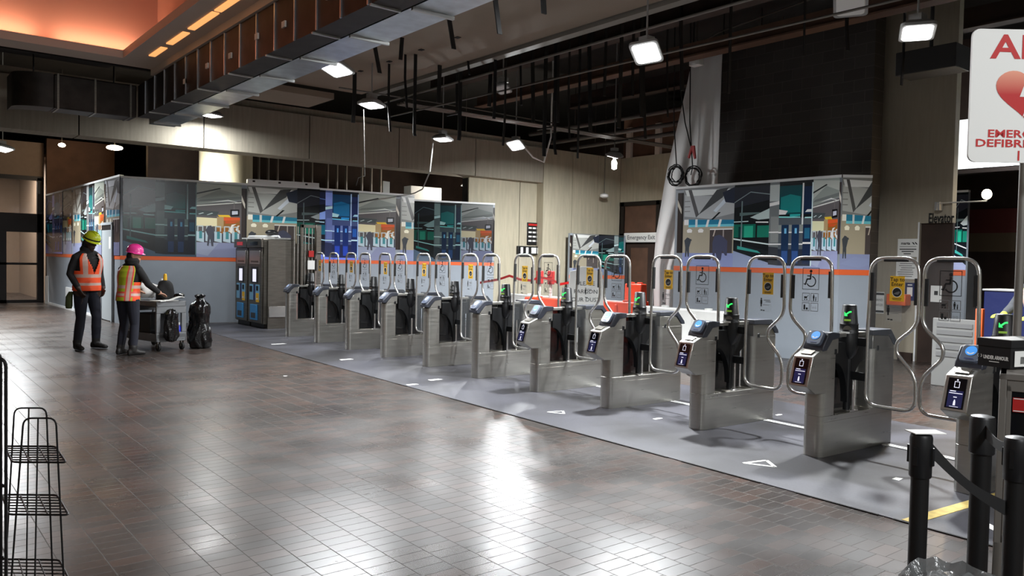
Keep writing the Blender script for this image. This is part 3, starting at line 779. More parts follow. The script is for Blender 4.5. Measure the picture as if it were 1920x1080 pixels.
# The print: one station scene that repeats. s runs along the wall, t up the print.
# s 0..1 glass elevator, 1..1.6 concourse with gates, 1.6..1.72 dark corner, 1.72..2.6 hall with blue windows
def G(a, b, n=6, vert=True): return (a, b, n, vert)
ELEV = [  # (outline, colour)
    ([(0, 0), (1, 0), (1, 1), (0, 1)], (16, 20, 24)),
    ([(0, 0), (1, 0), (1, .1), (.43, .06), (0, .2)], (120, 126, 152)),
    ([(0, .2), (.43, .06), (.43, .2), (0, .3)], (20, 26, 30)),
    ([(0, .72), (.43, .8), (.43, .97), (0, .97)], (34, 36, 44)),
    ([(.2, .6), (.43, .7), (.43, .58), (.3, .57)], (150, 158, 158)),
    ([(0, .36), (.27, .36), (.27, .52), (0, .52)], (12, 78, 66)),
    ([(.13, .36), (.24, .36), (.24, .5), (.13, .5)], (34, 132, 108)),
    ([(.29, .36), (.43, .36), (.43, .5), (.29, .5)], (22, 96, 80)),
    ([(.06, .36), (.1, .36), (.1, .49), (.06, .49)], (8, 44, 44)),
    ([(0, .335), (.43, .27), (.43, .285), (0, .352)], (176, 200, 198)),
    ([(.0, .545), (.18, .55), (.18, .56), (0, .555)], (170, 188, 186)),
    ([(.27, .535), (.42, .53), (.42, .545), (.27, .55)], (190, 206, 204)),
    ([(.05, .22), (.34, .17), (.3, .2), (.05, .26)], (52, 128, 122)),
    ([(.09, .25), (.105, .25), (.105, .8), (.09, .8)], (90, 104, 106)),
    ([(.07, .62), (.3, .64), (.32, .66), (.07, .66)], (74, 88, 88)),
    ([(0, .78), (.2, .9), (.43, .86), (.43, .87), (.2, .91), (0, .79)], (110, 120, 124)),
    # steel column
    ([(.43, .04), (.55, .03), (.55, 1), (.43, 1)], (92, 94, 96)),
    ([(.43, .78), (.55, .78), (.55, .97), (.43, .97)], (150, 152, 152)),
    ([(.43, .72), (.55, .74), (.55, .78), (.43, .76)], (212, 216, 218)),
    ([(.45, .3), (.55, .3), (.55, .6), (.45, .6)], (112, 112, 112)),
    ([(.43, .41), (.55, .41), (.55, .425), (.43, .425)], (206, 206, 200)),
    ([(.43, .27), (.55, .27), (.55, .285), (.43, .285)], (214, 214, 208)),
    ([(.43, .04), (.55, .03), (.55, .24), (.43, .25)], (44, 46, 52)),
    # lift front
    ([(.55, .62), (.86, .62), (.86, .95), (.55, .95)], (14, 58, 64)),
    ([(.57, .64), (.84, .64), (.84, .82), (.7, .85), (.57, .82)], (20, 104, 104)),
    ([(.55, .62), (.64, .62), (.67, .66), (.55, .68)], (196, 214, 212)),
    ([(.55, .585), (.84, .575), (.84, .59), (.55, .6)], (120, 190, 186)),
    ([(.7, .59), (.84, .6), (.84, .62), (.7, .62)], (40, 140, 140)),
    ([(.55, .03), (1, .03), (1, .58), (.55, .58)], (70, 74, 80)),
    ([(.55, .42), (1, .42), (1, .5), (.55, .5)], (116, 118, 116)),
    ([(.55, .27), (1, .27), (1, .285), (.55, .285)], (205, 208, 206)),
    ([(.55, .405), (1, .405), (1, .42), (.55, .42)], (190, 194, 192)),
    ([(.55, .03), (1, .03), (1, .22), (.55, .22)], (34, 38, 50)),
    ([(.59, .1), (.69, .1), (.69, .5), (.59, .5)], (20, 40, 66)),
    ([(.73, .1), (.83, .1), (.83, .5), (.73, .5)], (20, 40, 68)),
    ([(.6, .06), (.68, .06), (.68, .2), (.6, .2)], (42, 66, 112)),
    ([(.74, .06), (.82, .06), (.82, .2), (.74, .2)], (42, 66, 112)),
    ([(.63, .4), (.66, .4), (.66, .46), (.63, .46)], (96, 150, 190)),
    ([(.77, .4), (.8, .4), (.8, .46), (.77, .46)], (96, 150, 190)),
    ([(.88, .05), (.99, .05), (.99, .5), (.88, .5)], (22, 34, 58)),
    ([(.88, .28), (.99, .28), (.99, .3), (.88, .3)], (206, 212, 212)),
    ([(.9, .34), (.97, .34), (.97, .46), (.9, .46)], (34, 84, 110)),
    ([(.88, .62), (.99, .62), (.99, .93), (.88, .93)], (18, 34, 58)),
    ([(.9, .64), (.99, .64), (.99, .67), (.93, .67)], (184, 204, 206)),
    ([(.9, .57), (.99, .57), (.99, .585), (.9, .585)], (150, 200, 200)),
    ([(.86, .5), (.88, .5), (.88, .97), (.86, .97)], (186, 190, 190)),
    ([(.985, .03), (1, .03), (1, .97), (.985, .97)], (168, 178, 180)),
]
HALL = [
    ([(1, 0), (1.6, 0), (1.6, .26), (1, .24)], (140, 146, 176)),
    ([(1, .05), (1.15, .02), (1.3, .2), (1, .2)], (156, 164, 186)),
    ([(1, .2), (1.6, .2), (1.6, .78), (1, .7)], (96, 92, 92)),
    ([(1, .7), (1.6, .79), (1.6, 1), (1, 1)], (140, 148, 140)),
    ([(1, .78), (1.3, .92), (1.6, .86), (1.6, .97), (1, .99)], (176, 182, 172)),
    ([(1.05, .77), (1.6, .84), (1.6, .8), (1.0, .74)], (112, 118, 114)),
    ([(1, .86), (1.3, .94), (1.33, .93), (1, .84)], (40, 44, 44)),
    ([(1.15, .74), (1.42, .77), (1.6, .75), (1.42, .785)], (236, 240, 234)),
    ([(1, .68), (1.6, .75), (1.6, .765), (1, .695)], (214, 216, 206)),
    ([(1, .56), (1.26, .56), (1.3, .62), (1, .63)], (70, 78, 78)),
    ([(1.02, .58), (1.08, .6), (1.1, .595), (1.04, .575)], (190, 206, 202)),
    ([(1.13, .57), (1.2, .6), (1.22, .595), (1.15, .57)], (190, 206, 202)),
    ([(1, .42), (1.27, .42), (1.27, .53), (1, .535)], (232, 222, 178)),
    ([(1.27, .3), (1.58, .3), (1.58, .55), (1.27, .55)], (150, 98, 44)),
    ([(1.27, .4), (1.36, .4), (1.36, .55), (1.27, .55)], (176, 150, 106)),
    ([(1.3, .55), (1.46, .55), (1.43, .58), (1.28, .575)], (232, 190, 54)),
    ([(1.36, .5), (1.58, .51), (1.58, .55), (1.36, .545)], (220, 92, 46)),
    ([(1.38, .46), (1.5, .47), (1.58, .5), (1.38, .5)], (196, 84, 40)),
    ([(1.42, .36), (1.47, .33), (1.53, .3), (1.5, .37), (1.49, .43), (1.53, .46), (1.47, .45)], (236, 232, 222)),
    ([(1.52, .38), (1.58, .33), (1.58, .37), (1.54, .4), (1.58, .44), (1.55, .44)], (236, 232, 222)),
    ([(1.45, .56), (1.57, .57), (1.57, .66), (1.45, .655)], (16, 16, 20)),
    ([(1.47, .585), (1.55, .595), (1.55, .64), (1.47, .635)], (196, 200, 210)),
    ([(1.495, .66), (1.505, .66), (1.505, .75), (1.495, .75)], (120, 112, 112)),
]
for k in range(5):
    x = 1.0 + k * .118
    HALL += [([(x, .22), (x + .1, .2), (x + .1, .33), (x, .35)], (186, 206, 214)), ([(x + .035, .25), (x + .075, .25), (x + .075, .35), (x + .035, .35)], (70, 140, 146)),
             ([(x + .01, .35), (x + .025, .35), (x + .025, .42), (x + .01, .42)], (190, 200, 200)), ([(x + .075, .35), (x + .09, .35), (x + .09, .42), (x + .075, .42)], (190, 200, 200)),
             ([(x + .01, .41), (x + .09, .41), (x + .09, .425), (x + .01, .425)], (190, 200, 200)), ([(x + .1, .2), (x + .118, .21), (x + .118, .33), (x + .1, .32)], (60, 62, 76))]
HALL += [([(1.14, .16), (1.16, .15), (1.18, .25), (1.2, .15), (1.225, .15), (1.22, .3), (1.235, .38), (1.19, .43), (1.15, .42), (1.12, .36), (1.15, .29)], (76, 78, 88)),
    ([(1.6, .17), (1.72, .17), (1.72, .95), (1.6, .95)], (58, 50, 48)),
    ([(1.6, .78), (1.72, .62), (1.72, .68), (1.6, .86)], (216, 210, 196)),
    ([(1.68, .17), (1.72, .17), (1.72, .95), (1.68, .95)], (40, 36, 36))]
WIN = [
    ([(1.72, 0), (2.6, 0), (2.6, .2), (1.72, .2)], (138, 146, 180)),
    ([(1.72, .06), (2.1, .02), (2.5, .1), (2.0, .14)], (140, 150, 184)),
    ([(1.72, .17), (2.6, .17), (2.6, .6), (1.72, .6)], (166, 156, 132)),
    ([(1.72, .58), (2.6, .58), (2.6, 1), (1.72, 1)], (132, 134, 130)),
    ([(1.74, .64), (2.2, .6), (2.6, .66), (2.6, .86), (1.74, .92)], (176, 178, 172)),
    ([(1.78, .9), (2.3, .9), (2.6, .84), (2.6, .96), (1.74, .98)], (222, 224, 220)),
    ([(1.74, .7), (1.84, .7), (1.84, .71), (1.74, .71)], (120, 120, 114)), ([(1.74, .76), (1.84, .76), (1.84, .77), (1.74, .77)], (120, 120, 114)), ([(1.74, .83), (1.84, .83), (1.84, .84), (1.74, .84)], (120, 120, 114)),
    ([(1.8, .98), (1.86, .98), (2.0, .66), (1.95, .62)], (84, 84, 82)),
    ([(1.95, .62), (2.0, .66), (2.4, .86), (2.5, .98), (2.3, .96)], (70, 72, 72)),
    ([(2.25, .7), (2.6, .98), (2.6, .9), (2.3, .68)], (206, 214, 222)),
    ([(2.4, .92), (2.6, .98), (2.6, .78), (2.45, .8)], (40, 46, 60)),
    ([(2.2, .58), (2.34, .68), (2.38, .68), (2.24, .58)], (28, 30, 30)),
    ([(1.82, .5), (2.6, .5), (2.6, .58), (1.82, .6)], (40, 122, 150)),
    ([(1.82, .5), (2.6, .5), (2.6, .53), (1.82, .53)], (110, 196, 204)),
    ([(1.94, .5), (1.98, .5), (1.98, .6), (1.94, .6)], (206, 214, 208)), ([(2.12, .5), (2.16, .5), (2.19, .59), (2.15, .59)], (226, 232, 228)), ([(2.33, .5), (2.37, .5), (2.4, .59), (2.36, .59)], (226, 232, 228)),
    ([(1.74, .53), (1.82, .53), (1.82, .6), (1.74, .6)], (240, 238, 224)),
    ([(1.8, .43), (1.88, .43), (1.89, .46), (1.86, .48), (1.82, .48), (1.79, .46)], (246, 240, 214)),
    ([(2.0, .43), (2.08, .43), (2.09, .46), (2.06, .48), (2.02, .48), (1.99, .46)], (246, 240, 214)),
    ([(2.2, .17), (2.58, .17), (2.58, .46), (2.2, .46)], (74, 66, 64)),
    ([(2.2, .46), (2.58, .46), (2.58, .475), (2.2, .475)], (224, 222, 212)),
    ([(2.25, .38), (2.27, .38), (2.3, .46), (2.28, .46)], (190, 176, 160)), ([(2.42, .3), (2.44, .3), (2.44, .46), (2.42, .46)], (160, 150, 140)),
    ([(1.77, .12), (1.79, .12), (1.8, .2), (1.82, .12), (1.84, .12), (1.84, .24), (1.87, .32), (1.84, .36), (1.8, .37), (1.75, .33), (1.77, .24)], (66, 70, 74)),
    ([(1.84, .32), (1.89, .33), (1.87, .35), (1.83, .35)], (66, 70, 74)),
]
CROWD = [([(2.26, .08), (2.29, .08), (2.3, .2), (2.34, .08), (2.4, .08), (2.42, .2), (2.47, .14), (2.5, .14), (2.5, .32), (2.42, .38), (2.36, .4), (2.28, .38), (2.25, .3)], (72, 74, 92))]
def tint(c, f): return tuple(min(255, int(a * b)) for a, b in zip(c, f))  # panel factors that put lighting differences into the print colours
def mural(A, B, z0, z1, cuts, parent, off=.006, name='mural_print'):
    """cuts: list of (list of sections, s-knots, distances along A->B in metres, tint)"""
    A = Vector((A[0], A[1], 0)); B = Vector((B[0], B[1], 0)); L = (B - A).length; t = (B - A) / L; n = Vector((t.y, -t.x, 0))
    if (Vector((CAM.x, CAM.y, 0)) - A).dot(n) < 0: n = -n
    m = MB().use(MURALM); k = 0
    def interp(s, ks, ds):
        for a, b, c, d in zip(ks[:-1], ks[1:], ds[:-1], ds[1:]):
            if s <= b: return c + (d - c) * (s - a) / (b - a)
        return ds[-1] + (ds[-1] - ds[-2]) * (s - ks[-1]) / (ks[-1] - ks[-2])
    def clip(poly, lo, hi):
        for lim, sg in ((lo, 1), (hi, -1)):
            out = []
            for i in range(len(poly)):
                p, q = poly[i - 1], poly[i]
                pi_, qi = sg * (p[0] - lim) >= -1e-9, sg * (q[0] - lim) >= -1e-9
                if pi_ != qi:
                    u = (lim - p[0]) / (q[0] - p[0]); out.append((lim, p[1] + (q[1] - p[1]) * u))
                if qi: out.append(q)
            poly = out
            if len(poly) < 3: return []
        return poly
    for sections, ks, ds, tn in cuts:
        lim0, lim1 = max(0, min(ds)), min(L, max(ds))
        for sec in sections:
            for pts, c in sec:
                q = [(interp(s, ks, ds), v) for s, v in pts]
                q = clip(q, lim0, lim1)
                if len(q) < 3: continue
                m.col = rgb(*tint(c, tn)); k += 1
                P = [A + t * d + n * (off + k * .00005) + Vector((0, 0, z0 + (z1 - z0) * v)) for d, v in q]
                cr = sum(((a[0] * b[1] - b[0] * a[1]) for a, b in zip(q, q[1:] + q[:1])))
                face_n = t.cross(Vector((0, 0, 1)))
                if (cr > 0) != (face_n.dot(n) > 0): P.reverse()
                m.poly(P)
    return m.build(name, parent, smooth=0, colattr=True)

def hoarding(name, label, A, B, z1, stripe=(1.46, 1.55), thick=.09, rail=True, m0=0.0, m1=0.0):
    A = Vector((A[0], A[1], 0)); B = Vector((B[0], B[1], 0))
    root = thing(name, label, 'hoarding', A)
    d = B - A; L = d.length; t = d / L; n = Vector((t.y, -t.x, 0))
    if (Vector((CAM.x, CAM.y, 0)) - A).dot(n) < 0: n = -n
    M = Matrix((t, -n, Vector((0, 0, 1)))).transposed().to_4x4()
    m = MB(M).use(GREYWALL); m.prism([(0, 0), (L, 0), (L - m1, thick), (m0, thick)], 0.0, z1, 'z'); m.build('panel', root, smooth=0)
    m = MB(M).use(ORANGE); m.box(0, L, -.004, .001, *stripe); m.build('orange_stripe', root, smooth=0)
    if rail:
        m = MB(M).use(LTRIM); m.prism([(.0, -.02), (L, -.02), (L - m1, thick), (m0, thick)], z1, z1 + .045, 'z'); m.build('top_trim', root, smooth=0)
    class R: pass
    r = R(); r.root = root; r.M = M; r.A = A; r.B = B; r.L = L; r.t = t
    def dist(px):
        # distance along the wall where the sight line at this picture column meets it
        q = ray(px, 470); a = CAM
        den = q.x * t.y - q.y * t.x
        u = ((A.x - a.x) * t.y - (A.y - a.y) * t.x) / den
        return (Vector((a.x + q.x * u, a.y + q.y * u, 0)) - A).dot(t)
    r.d = dist
    return r
def put_mural(h, z0, z1, cuts):
    o = mural((0, 0), tuple((h.B - h.A)[:2]), z0, z1, cuts, h.root) if False else None
    A = h.A; t = h.t
    m = mural((A.x, A.y), (h.B.x, h.B.y), z0, z1, cuts, None)
    m.parent = h.root; m.matrix_parent_inverse = Matrix.Translation(-A)
    return m
P_B0 = (4.41, 19.64); P_B1 = (on_y(598, 476, 18.72).x, 18.72); P_C1 = (on_y(775, 478, 18.55).x, 18.55); P_E1 = (on_y(926, 482, 17.85).x, 17.85)
E4 = [0, .43, .55, 1]
def emap(h, px): return [h.d(p) for p in px]
def elev(h, a, b, c, d, tn=(1, 1, 1)): return ([ELEV], [0, .43, .55, 1], emap(h, (a, b, c, d)), tn)
def hall(h, a, b, c, tn=(1, 1, 1)): return ([HALL], [1, 1.6, 1.72], emap(h, (a, b, c)), tn)
def win(h, a, b, tn=(1, 1, 1), crowd=True): return ([WIN] + ([CROWD] if crowd else []), [1.72, 2.6], emap(h, (a, b)), tn)

h = hoarding('construction_hoarding', 'long hoarding with a mural and a grey door receding towards the glass doors', P_B0, (4.28, 28.5), 3.33, m0=.09)
dz = (1.55, 3.3)
hA = h
def dy(px): return max(0, min(h.L, h.d(px)))
cuts = [([ELEV], [0, 1], [h.d(84) , h.d(118)], (1, 1, 1.25))]
put_mural(h, 1.55, 3.33, [([HALL], [1, 1.6, 1.72], [h.d(118), h.d(135), h.d(137)], (1, 1, 1)), ([WIN], [1.72, 2.2], [h.d(137), h.d(152)], (1, 1, 1)),
    ([ELEV], [0, .43, .55, 1], [h.d(152), h.d(163), h.d(167), h.d(178)], (1, 1, 1)), ([HALL], [1, 1.6, 1.72], [h.d(178), h.d(196), h.d(199)], (1, 1, 1)), ([WIN], [1.72, 2.6], [h.d(199), h.d(225.5)], (.8, .8, .85)),
    ([ELEV], [0, 1], [h.d(86), h.d(118)], (1.1, 1.1, 1.6))])
# door in that hoarding
m = MB(h.M).use(mat('door_grey_paint', rgb(176, 184, 188), .4))
y0, y1 = h.d(213.5), h.d(193)
m.box(y0 + .08, y1 - .06, -.035, -.012, .02, 2.14); dr = m.build('door', h.root, smooth=0)
m = MB(h.M).use(BRONZE); m.box(y0, y1, -.03, .0, 2.14, 2.28); m.box(y1 - .06, y1, -.03, 0, 0, 2.2); m.use(mat('door_grey_paint', rgb(176, 184, 188), .4)); m.box(y0, y0 + .07, -.05, 0, 0, 2.3); m.box(y0, y1, -.05, 0, 2.26, 2.32)
m.build('door_frame', h.root, smooth=0)
m = MB(h.M).use(STEEL2); yk = y1 - .17; m.cyl((yk, -.03, 1.0), (yk, -.09, 1.0), .02, 10); m.cyl((yk, -.085, 1.0), (yk - .12, -.085, 1.0), .012, 8); m.build('door_handle', dr)
m = MB(h.M).use(PAPER); m.box(y0 + .12, y0 + .3, -.04, -.034, 1.7, 1.98); m.build('paper_notice', dr, smooth=0)
m = MB(h.M).use(LTRIM); m.box(h.d(92), h.d(83.5) if h.d(83.5) < h.L else h.L, -.03, 0, 0, .85); m.box(h.d(138), h.d(125), -.03, 0, 0, .62); m.box(h.d(192), h.L, -.02, 0, 0, .06); m.build('patch_board', h.root, smooth=0)

h = hoarding('construction_hoarding', 'hoarding with a dark glass elevator mural behind the two workers and the ticket machines', P_B0, P_B1, 3.30, m0=.09, m1=.03)
put_mural(h, 1.55, 3.30, [elev(h, 230, 291, 308, 368, (.5, .62, .62)), hall(h, 368, 452, 462), win(h, 462, 556)] + [elev(h, 556, 610, 624, 672)])  # first elevator factor paints this panel's shade into the print
m = MB(Matrix(((h.t.x, -h.t.y, 0, 0), (h.t.y, h.t.x, 0, 0), (0, 0, 1, 0), (0, 0, 0, 1)))).use(LTRIM)
a, b = h.d(463), min(h.d(597), h.L - .03); m.box(a, b, -.06, .15, 3.33, 3.45); m.use(INK)
for p in (474, 522, 572): m.box(h.d(p) - .03, h.d(p) + .03, -.062, -.05, 3.38, 3.42)
m.build('raised_trim', h.root, smooth=0)
h = hoarding('construction_hoarding', 'hoarding with a blue elevator mural behind the first fare gates', P_B1, P_C1, 3.29, m0=.03, m1=.03)
put_mural(h, 1.55, 3.29, [([ELEV], [.36, .43, .55, 1], emap(h, (598, 609, 622, 671)), (1.0, 1.15, 1.7)), hall(h, 671, 741, 750), ([WIN], [1.72, 2.0], emap(h, (750, 776)), (1, 1, 1))])
h = hoarding('construction_hoarding', 'lower hoarding with a dark elevator mural ending at the cream recess', P_C1, P_E1, 3.17, m0=.03)
put_mural(h, 1.55, 3.17, [elev(h, 775, 813, 824, 864, (.6, .72, .72)), hall(h, 864, 923, 931, (.62, .62, .64))])  # factors below one put a dim panel into the print colours

BX = 12.5
h = hoarding('construction_hoarding', 'mural hoarding box with a crowd and elevator scene below the dark block wall', (BX, 10.42), (BX, 6.93), 3.09, stripe=(1.485, 1.575), m1=.09)
put_mural(h, 1.575, 3.09, [([HALL], [1.6, 1.72], emap(h, (1269, 1280)), (1, 1, 1)), ([WIN, CROWD], [1.72, 2.6], emap(h, (1280, 1375)), (1.12, 1.14, 1.2)), elev(h, 1375, 1441, 1459, 1522, (1.35, 1.4, 1.4)), hall(h, 1522, 1571, 1580, (1.15, 1.15, 1.18))])  # factors above one paint brighter light into this print
h2 = hoarding('construction_hoarding', 'narrow end panel of the mural box beside the concrete elevator pier', (BX, 6.93), (12.88, 6.62), 3.09, stripe=(1.485, 1.575), m0=.09)
put_mural(h2, 1.575, 3.09, [([WIN], [1.72, 2.3], [0, h2.L], (1, 1, 1))])
# shorter mural panel by the exit doors
A = on_y(1066, 560, 17.55); B = on_y(1170, 560, 17.3)
ztop = on_y(1070, 437, 17.5).z; zs = on_y(1130, 516, 17.4).z
h = hoarding('construction_hoarding', 'short mural panel standing against the cream pier beside the exit doors', (A.x, A.y), (B.x, B.y), ztop, stripe=(zs - .11, zs), rail=False)
put_mural(h, zs, ztop, [([HALL], [1.6, 1.72], emap(h, (1064, 1073)), (1, 1, 1)), ([WIN], [1.72, 2.6], emap(h, (1073, 1122)), (1, 1, 1)), ([ELEV], [0, .43, .55, .75], emap(h, (1122, 1151, 1159, 1169)), (1, 1.1, 1.1))])
# mural panel seen past the elevator pier
A = on_x(1779, 470, 17.9); B = on_x(1812, 470, 17.9)
zt = on_x(1800, 361, 17.9).z; zs = on_x(1800, 506, 17.9).z
h = hoarding('construction_hoarding', 'mural hoarding panel seen past the elevator doorway', (17.9, A.y + .6), (17.9, B.y), zt, stripe=(zs - .12, zs))
put_mural(h, zs, zt, [([WIN], [1.72, 2.6], emap(h, (1752, 1788)), (1, 1, 1)), ([ELEV], [0, .43], emap(h, (1788, 1812)), (1.6, 1.6, 1.6))])

# ================================================================ ducts, conduits and hangers overhead
DZ = 3.95
root = thing('air_duct', 'long galvanised duct with standing seams beside the orange lit coffer', 'duct', (4.0, 5.0, DZ))
def dm(M=None): return MB(Matrix.Translation(Vector((-4.0, -5.0, -DZ))))
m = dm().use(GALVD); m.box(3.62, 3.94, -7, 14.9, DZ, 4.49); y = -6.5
m.use(GALV)
while y < 14.8:
    m.box(3.605, 3.62, y, y + .025, DZ, 4.49); y += .55
m.use(mat('pale_flange', rgb(206, 208, 206), .4, .6)); y = -6.0
while y < 14.7:
    m.box(3.61, 3.93, y + .15, y + .18, DZ - .018, DZ); y += 1.25
m.build('inner_trunk', root, smooth=0)
m = dm().use(GALV); m.box(3.98, 4.42, -7, 15.6, DZ + .01, 4.45); m.use(BLACKM); m.box(4.02, 4.38, 15.58, 15.61, DZ + .05, 4.4)
m.use(mat('pale_flange', rgb(206, 208, 206), .4, .6)); y = -6.0
while y < 15.4:
    m.box(3.97, 4.44, y, y + .035, DZ - .02, DZ + .01); y += 1.25
m.build('outer_trunk', root, smooth=0)
for y, z in ((6.6, 4.22), (7.5, 4.2), (8.6, 4.15), (9.4, 4.18), (10.3, 4.12), (11.2, 4.15), (12.2, 4.1)): m = dm().use(PAPER); m.box(3.6, 3.62, y, y + .09, z, z + .07); m.build('paper_tag', root, smooth=0)
root = thing('air_duct', 'branch duct with a rounded elbow turning along the concrete beam', 'duct', (2.6, 15.2, 4.0))
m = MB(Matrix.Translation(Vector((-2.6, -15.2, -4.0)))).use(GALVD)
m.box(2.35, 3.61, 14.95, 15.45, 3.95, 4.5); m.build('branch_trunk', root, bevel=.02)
m = MB(Matrix.Translation(Vector((-2.6, -15.2, -4.0)))).use(GALVD)
m.loft([[(2.35 - .55 * sin(radians(a)), 15.45 - 0.0 + (-.5 + .5 * 1) * 0 + (y - 0) + .35 * (1 - cos(radians(a))), z) for y, z in ((-.5, 3.95), (0, 3.95), (0, 4.5), (-.5, 4.5))] for a in range(0, 91, 10)])
m.build('elbow', root, smooth=40)
m = MB(Matrix.Translation(Vector((-2.6, -15.2, -4.0)))).use(DSTEEL); 
for x in (2.4, 2.95, 3.5): m.box(x, x + .03, 14.94, 15.46, 3.94, 4.51)
m.build('joint_flange', root, smooth=0)
m = MB(Matrix.Translation(Vector((-2.6, -15.2, -4.0)))).use(BLACKM)
for x in (2.1, 3.3): m.cyl((x, 15.2, 4.4), (x, 15.2, 5.16), .012, 6)
m.build('hanger_rod', root)

PIPE = mat('dull_conduit', rgb(120, 116, 110), .45, .8)
CHAN = mat('pale_channel', rgb(130, 126, 118), .6, .3)
def pipe(label, pts, r=.016, m_=PIPE, name='conduit', cat='conduit', group=None):
    m = MB().use(m_); m.tube(pts, r, 8); return tag(m.build(name), label, cat, group)
pipe('thin conduit running the length of the plenum past the bright lamps', [(8.3, 14.5, 4.5), (8.55, 7.2, 4.5), (8.65, 4.4, 4.5), (8.7, -4, 4.5)])
pipe('pale conduit below the plaster ceiling edge', [(8.05, 14.2, 4.72), (8.05, -6, 4.72)], .02)
pipe('conduit crossing below the plaster ceiling towards the hangers', [(6.6, 13.3, 4.66), (9.2, 13.2, 4.66), (11.8, 13.3, 4.66)], .014)
m = MB().use(CHAN); m.box(7.82, 7.98, -7, 14.4, 4.86, 4.95); m.box(7.82, 7.86, -7, 14.4, 4.95, 5.2); tag(m.build('steel_channel', smooth=0), 'dull steel channel along the edge of the plaster ceiling', 'channel')
tr = thing('cable_tray', 'bundle of parallel conduits crossing the plenum towards the exit wall', 'cable tray', (7.9, 13.15, 4.55))
for i in range(6):
    m = MB().use(PIPE); m.cyl((0, i * .06, 0.01 * (i % 2)), (8.6, i * .06, .01 * (i % 2)), .022, 8); m.build('conduit_run', tr)
for x in (1.2, 3.6, 6.0, 8.2): m = MB().use(BLACKM); m.box(x, x + .04, -.06, .4, -.05, -.02); m.build('tray_support', tr, smooth=0)
HANG = mat('black_hanger_strap', rgb(16, 15, 15), .7)
def strap(px, py0, py1, z, w=.05, lean=0, slot='plenum'):
    a = at_depth(px + lean, py0, z); b = at_depth(px, py1, z)
    top = 7.0 if not (4.55 < a.x < 7.8) else 4.92
    a.z = min(a.z, top)
    m = MB().use(HANG)
    d = w / 2
    m.loft([[b + Vector((-d, -d * .3, 0)), b + Vector((d, -d * .3, 0)), b + Vector((d, d * .3, 0)), b + Vector((-d, d * .3, 0))],
            [Vector((a.x - d, a.y - d * .3, a.z)), Vector((a.x + d, a.y - d * .3, a.z)), Vector((a.x + d, a.y + d * .3, a.z)), Vector((a.x - d, a.y + d * .3, a.z))],
            [Vector((a.x - d, a.y - d * .3, top)), Vector((a.x + d, a.y - d * .3, top)), Vector((a.x + d, a.y + d * .3, top)), Vector((a.x - d, a.y + d * .3, top))]])
    return m.build('hanger_strap', smooth=0)
S1 = [(712, 88, 137, 11.5, -9), (751, 68, 112, 12, 3), (851, 34, 92, 10, -9), (937, 2, 64, 9, -8), (1020, -14, 26, 8, -2)]
for i, q in enumerate(S1):
    o = strap(q[0], q[1], q[2], q[3], .06, q[4])
    tag(o, ['black hanger strap under the plaster ceiling nearest the far work lights', 'second black hanger strap under the plaster ceiling, leaning the other way', 'third black hanger strap below the plaster ceiling beside the duct',
            'long black hanger strap below the plaster ceiling near the duct flange', 'short black hanger strap under the plaster ceiling at the top of the view'][i], 'hanger')
S2 = [(763, 147, 203), (822, 132, 193), (857, 150, 210), (880, 112, 140), (917, 117, 200), (926, 203, 223), (977, 110, 197), (1026, 67, 107), (1110, 40, 80), (1087, 80, 160), (1107, 67, 246), (1133, 70, 180),
      (1218, 7, 53), (1203, 143, 220), (1210, 143, 260), (1083, 207, 297), (1020, 277, 293), (1042, 273, 290), (943, 220, 273), (860, 255, 263), (778, 250, 255), (732, 200, 247), (662, 187, 230), (1046, 130, 230), (1068, 200, 260), (1160, 150, 240), (1186, 100, 180), (1252, 90, 220), (1280, 60, 170), (1366, 100, 175), (1508, 60, 105), (1590, 50, 95), (1690, 110, 160), (1040, 60, 190), (1000, 120, 230)]
for i, q in enumerate(S2):
    o = strap(q[0], q[1], q[2], (13.0 if q[0] < 1300 else 11.0) + (i * 7 % 5) * .33, (.04, .07, .055)[i % 3], (i * 5 % 7 - 3) * 1.2)
    tag(o, 'black steel hanger strap dangling in the dark open plenum', 'hanger', 'hanger straps in the plenum')
# brown joists and dark ducts high in the plenum
for i, (x, z, w_, mt) in enumerate(((10.6, 5.7, .3, DARKBROWN), (12.0, 5.5, .25, BROWN), (15.2, 5.9, .35, DARKBROWN), (11.3, 6.2, .5, DARK))):
    m = MB().use(mt); m.box(x, x + .12, -6, 16.5, z, z + w_); m.box(x - .08, x + .2, -6, 16.5, z - .03, z)
    m.build('ceiling_joist', kind='structure', smooth=0)
m = MB().use(mat('dark_duct_paint', rgb(36, 35, 34), .7)); p = on_x(1745, 118, 12.8); m.box(12.6, 13.1, p.y - .45, p.y + .45, p.z - .16, p.z + .2); m.cyl((12.8, p.y, p.z + .1), (12.8, p.y, 7.0), .03, 8)
tag(m.build('air_duct', bevel=.02), 'dark box duct behind the bright lamp beside the elevator pier', 'duct')
for i, (x, y0, y1, z) in enumerate(((14.6, 9.0, 17.5, 5.2), (15.4, 9.0, 17.5, 5.05), (16.2, 9.0, 17.5, 4.98))):
    m = MB().use(mat('dark_pipe', rgb(70, 64, 60), .6)); m.cyl((x, y0, z), (x, y1, z), .06, 12)
    for y in (y0 + 1, y1 - 1): m.cyl((x, y, z), (x, y, 7.0), .012, 6)
    tag(m.build('ceiling_pipe'), 'dark pipe running under the deck before the exit wall', 'pipe', 'dark pipes before the exit wall')
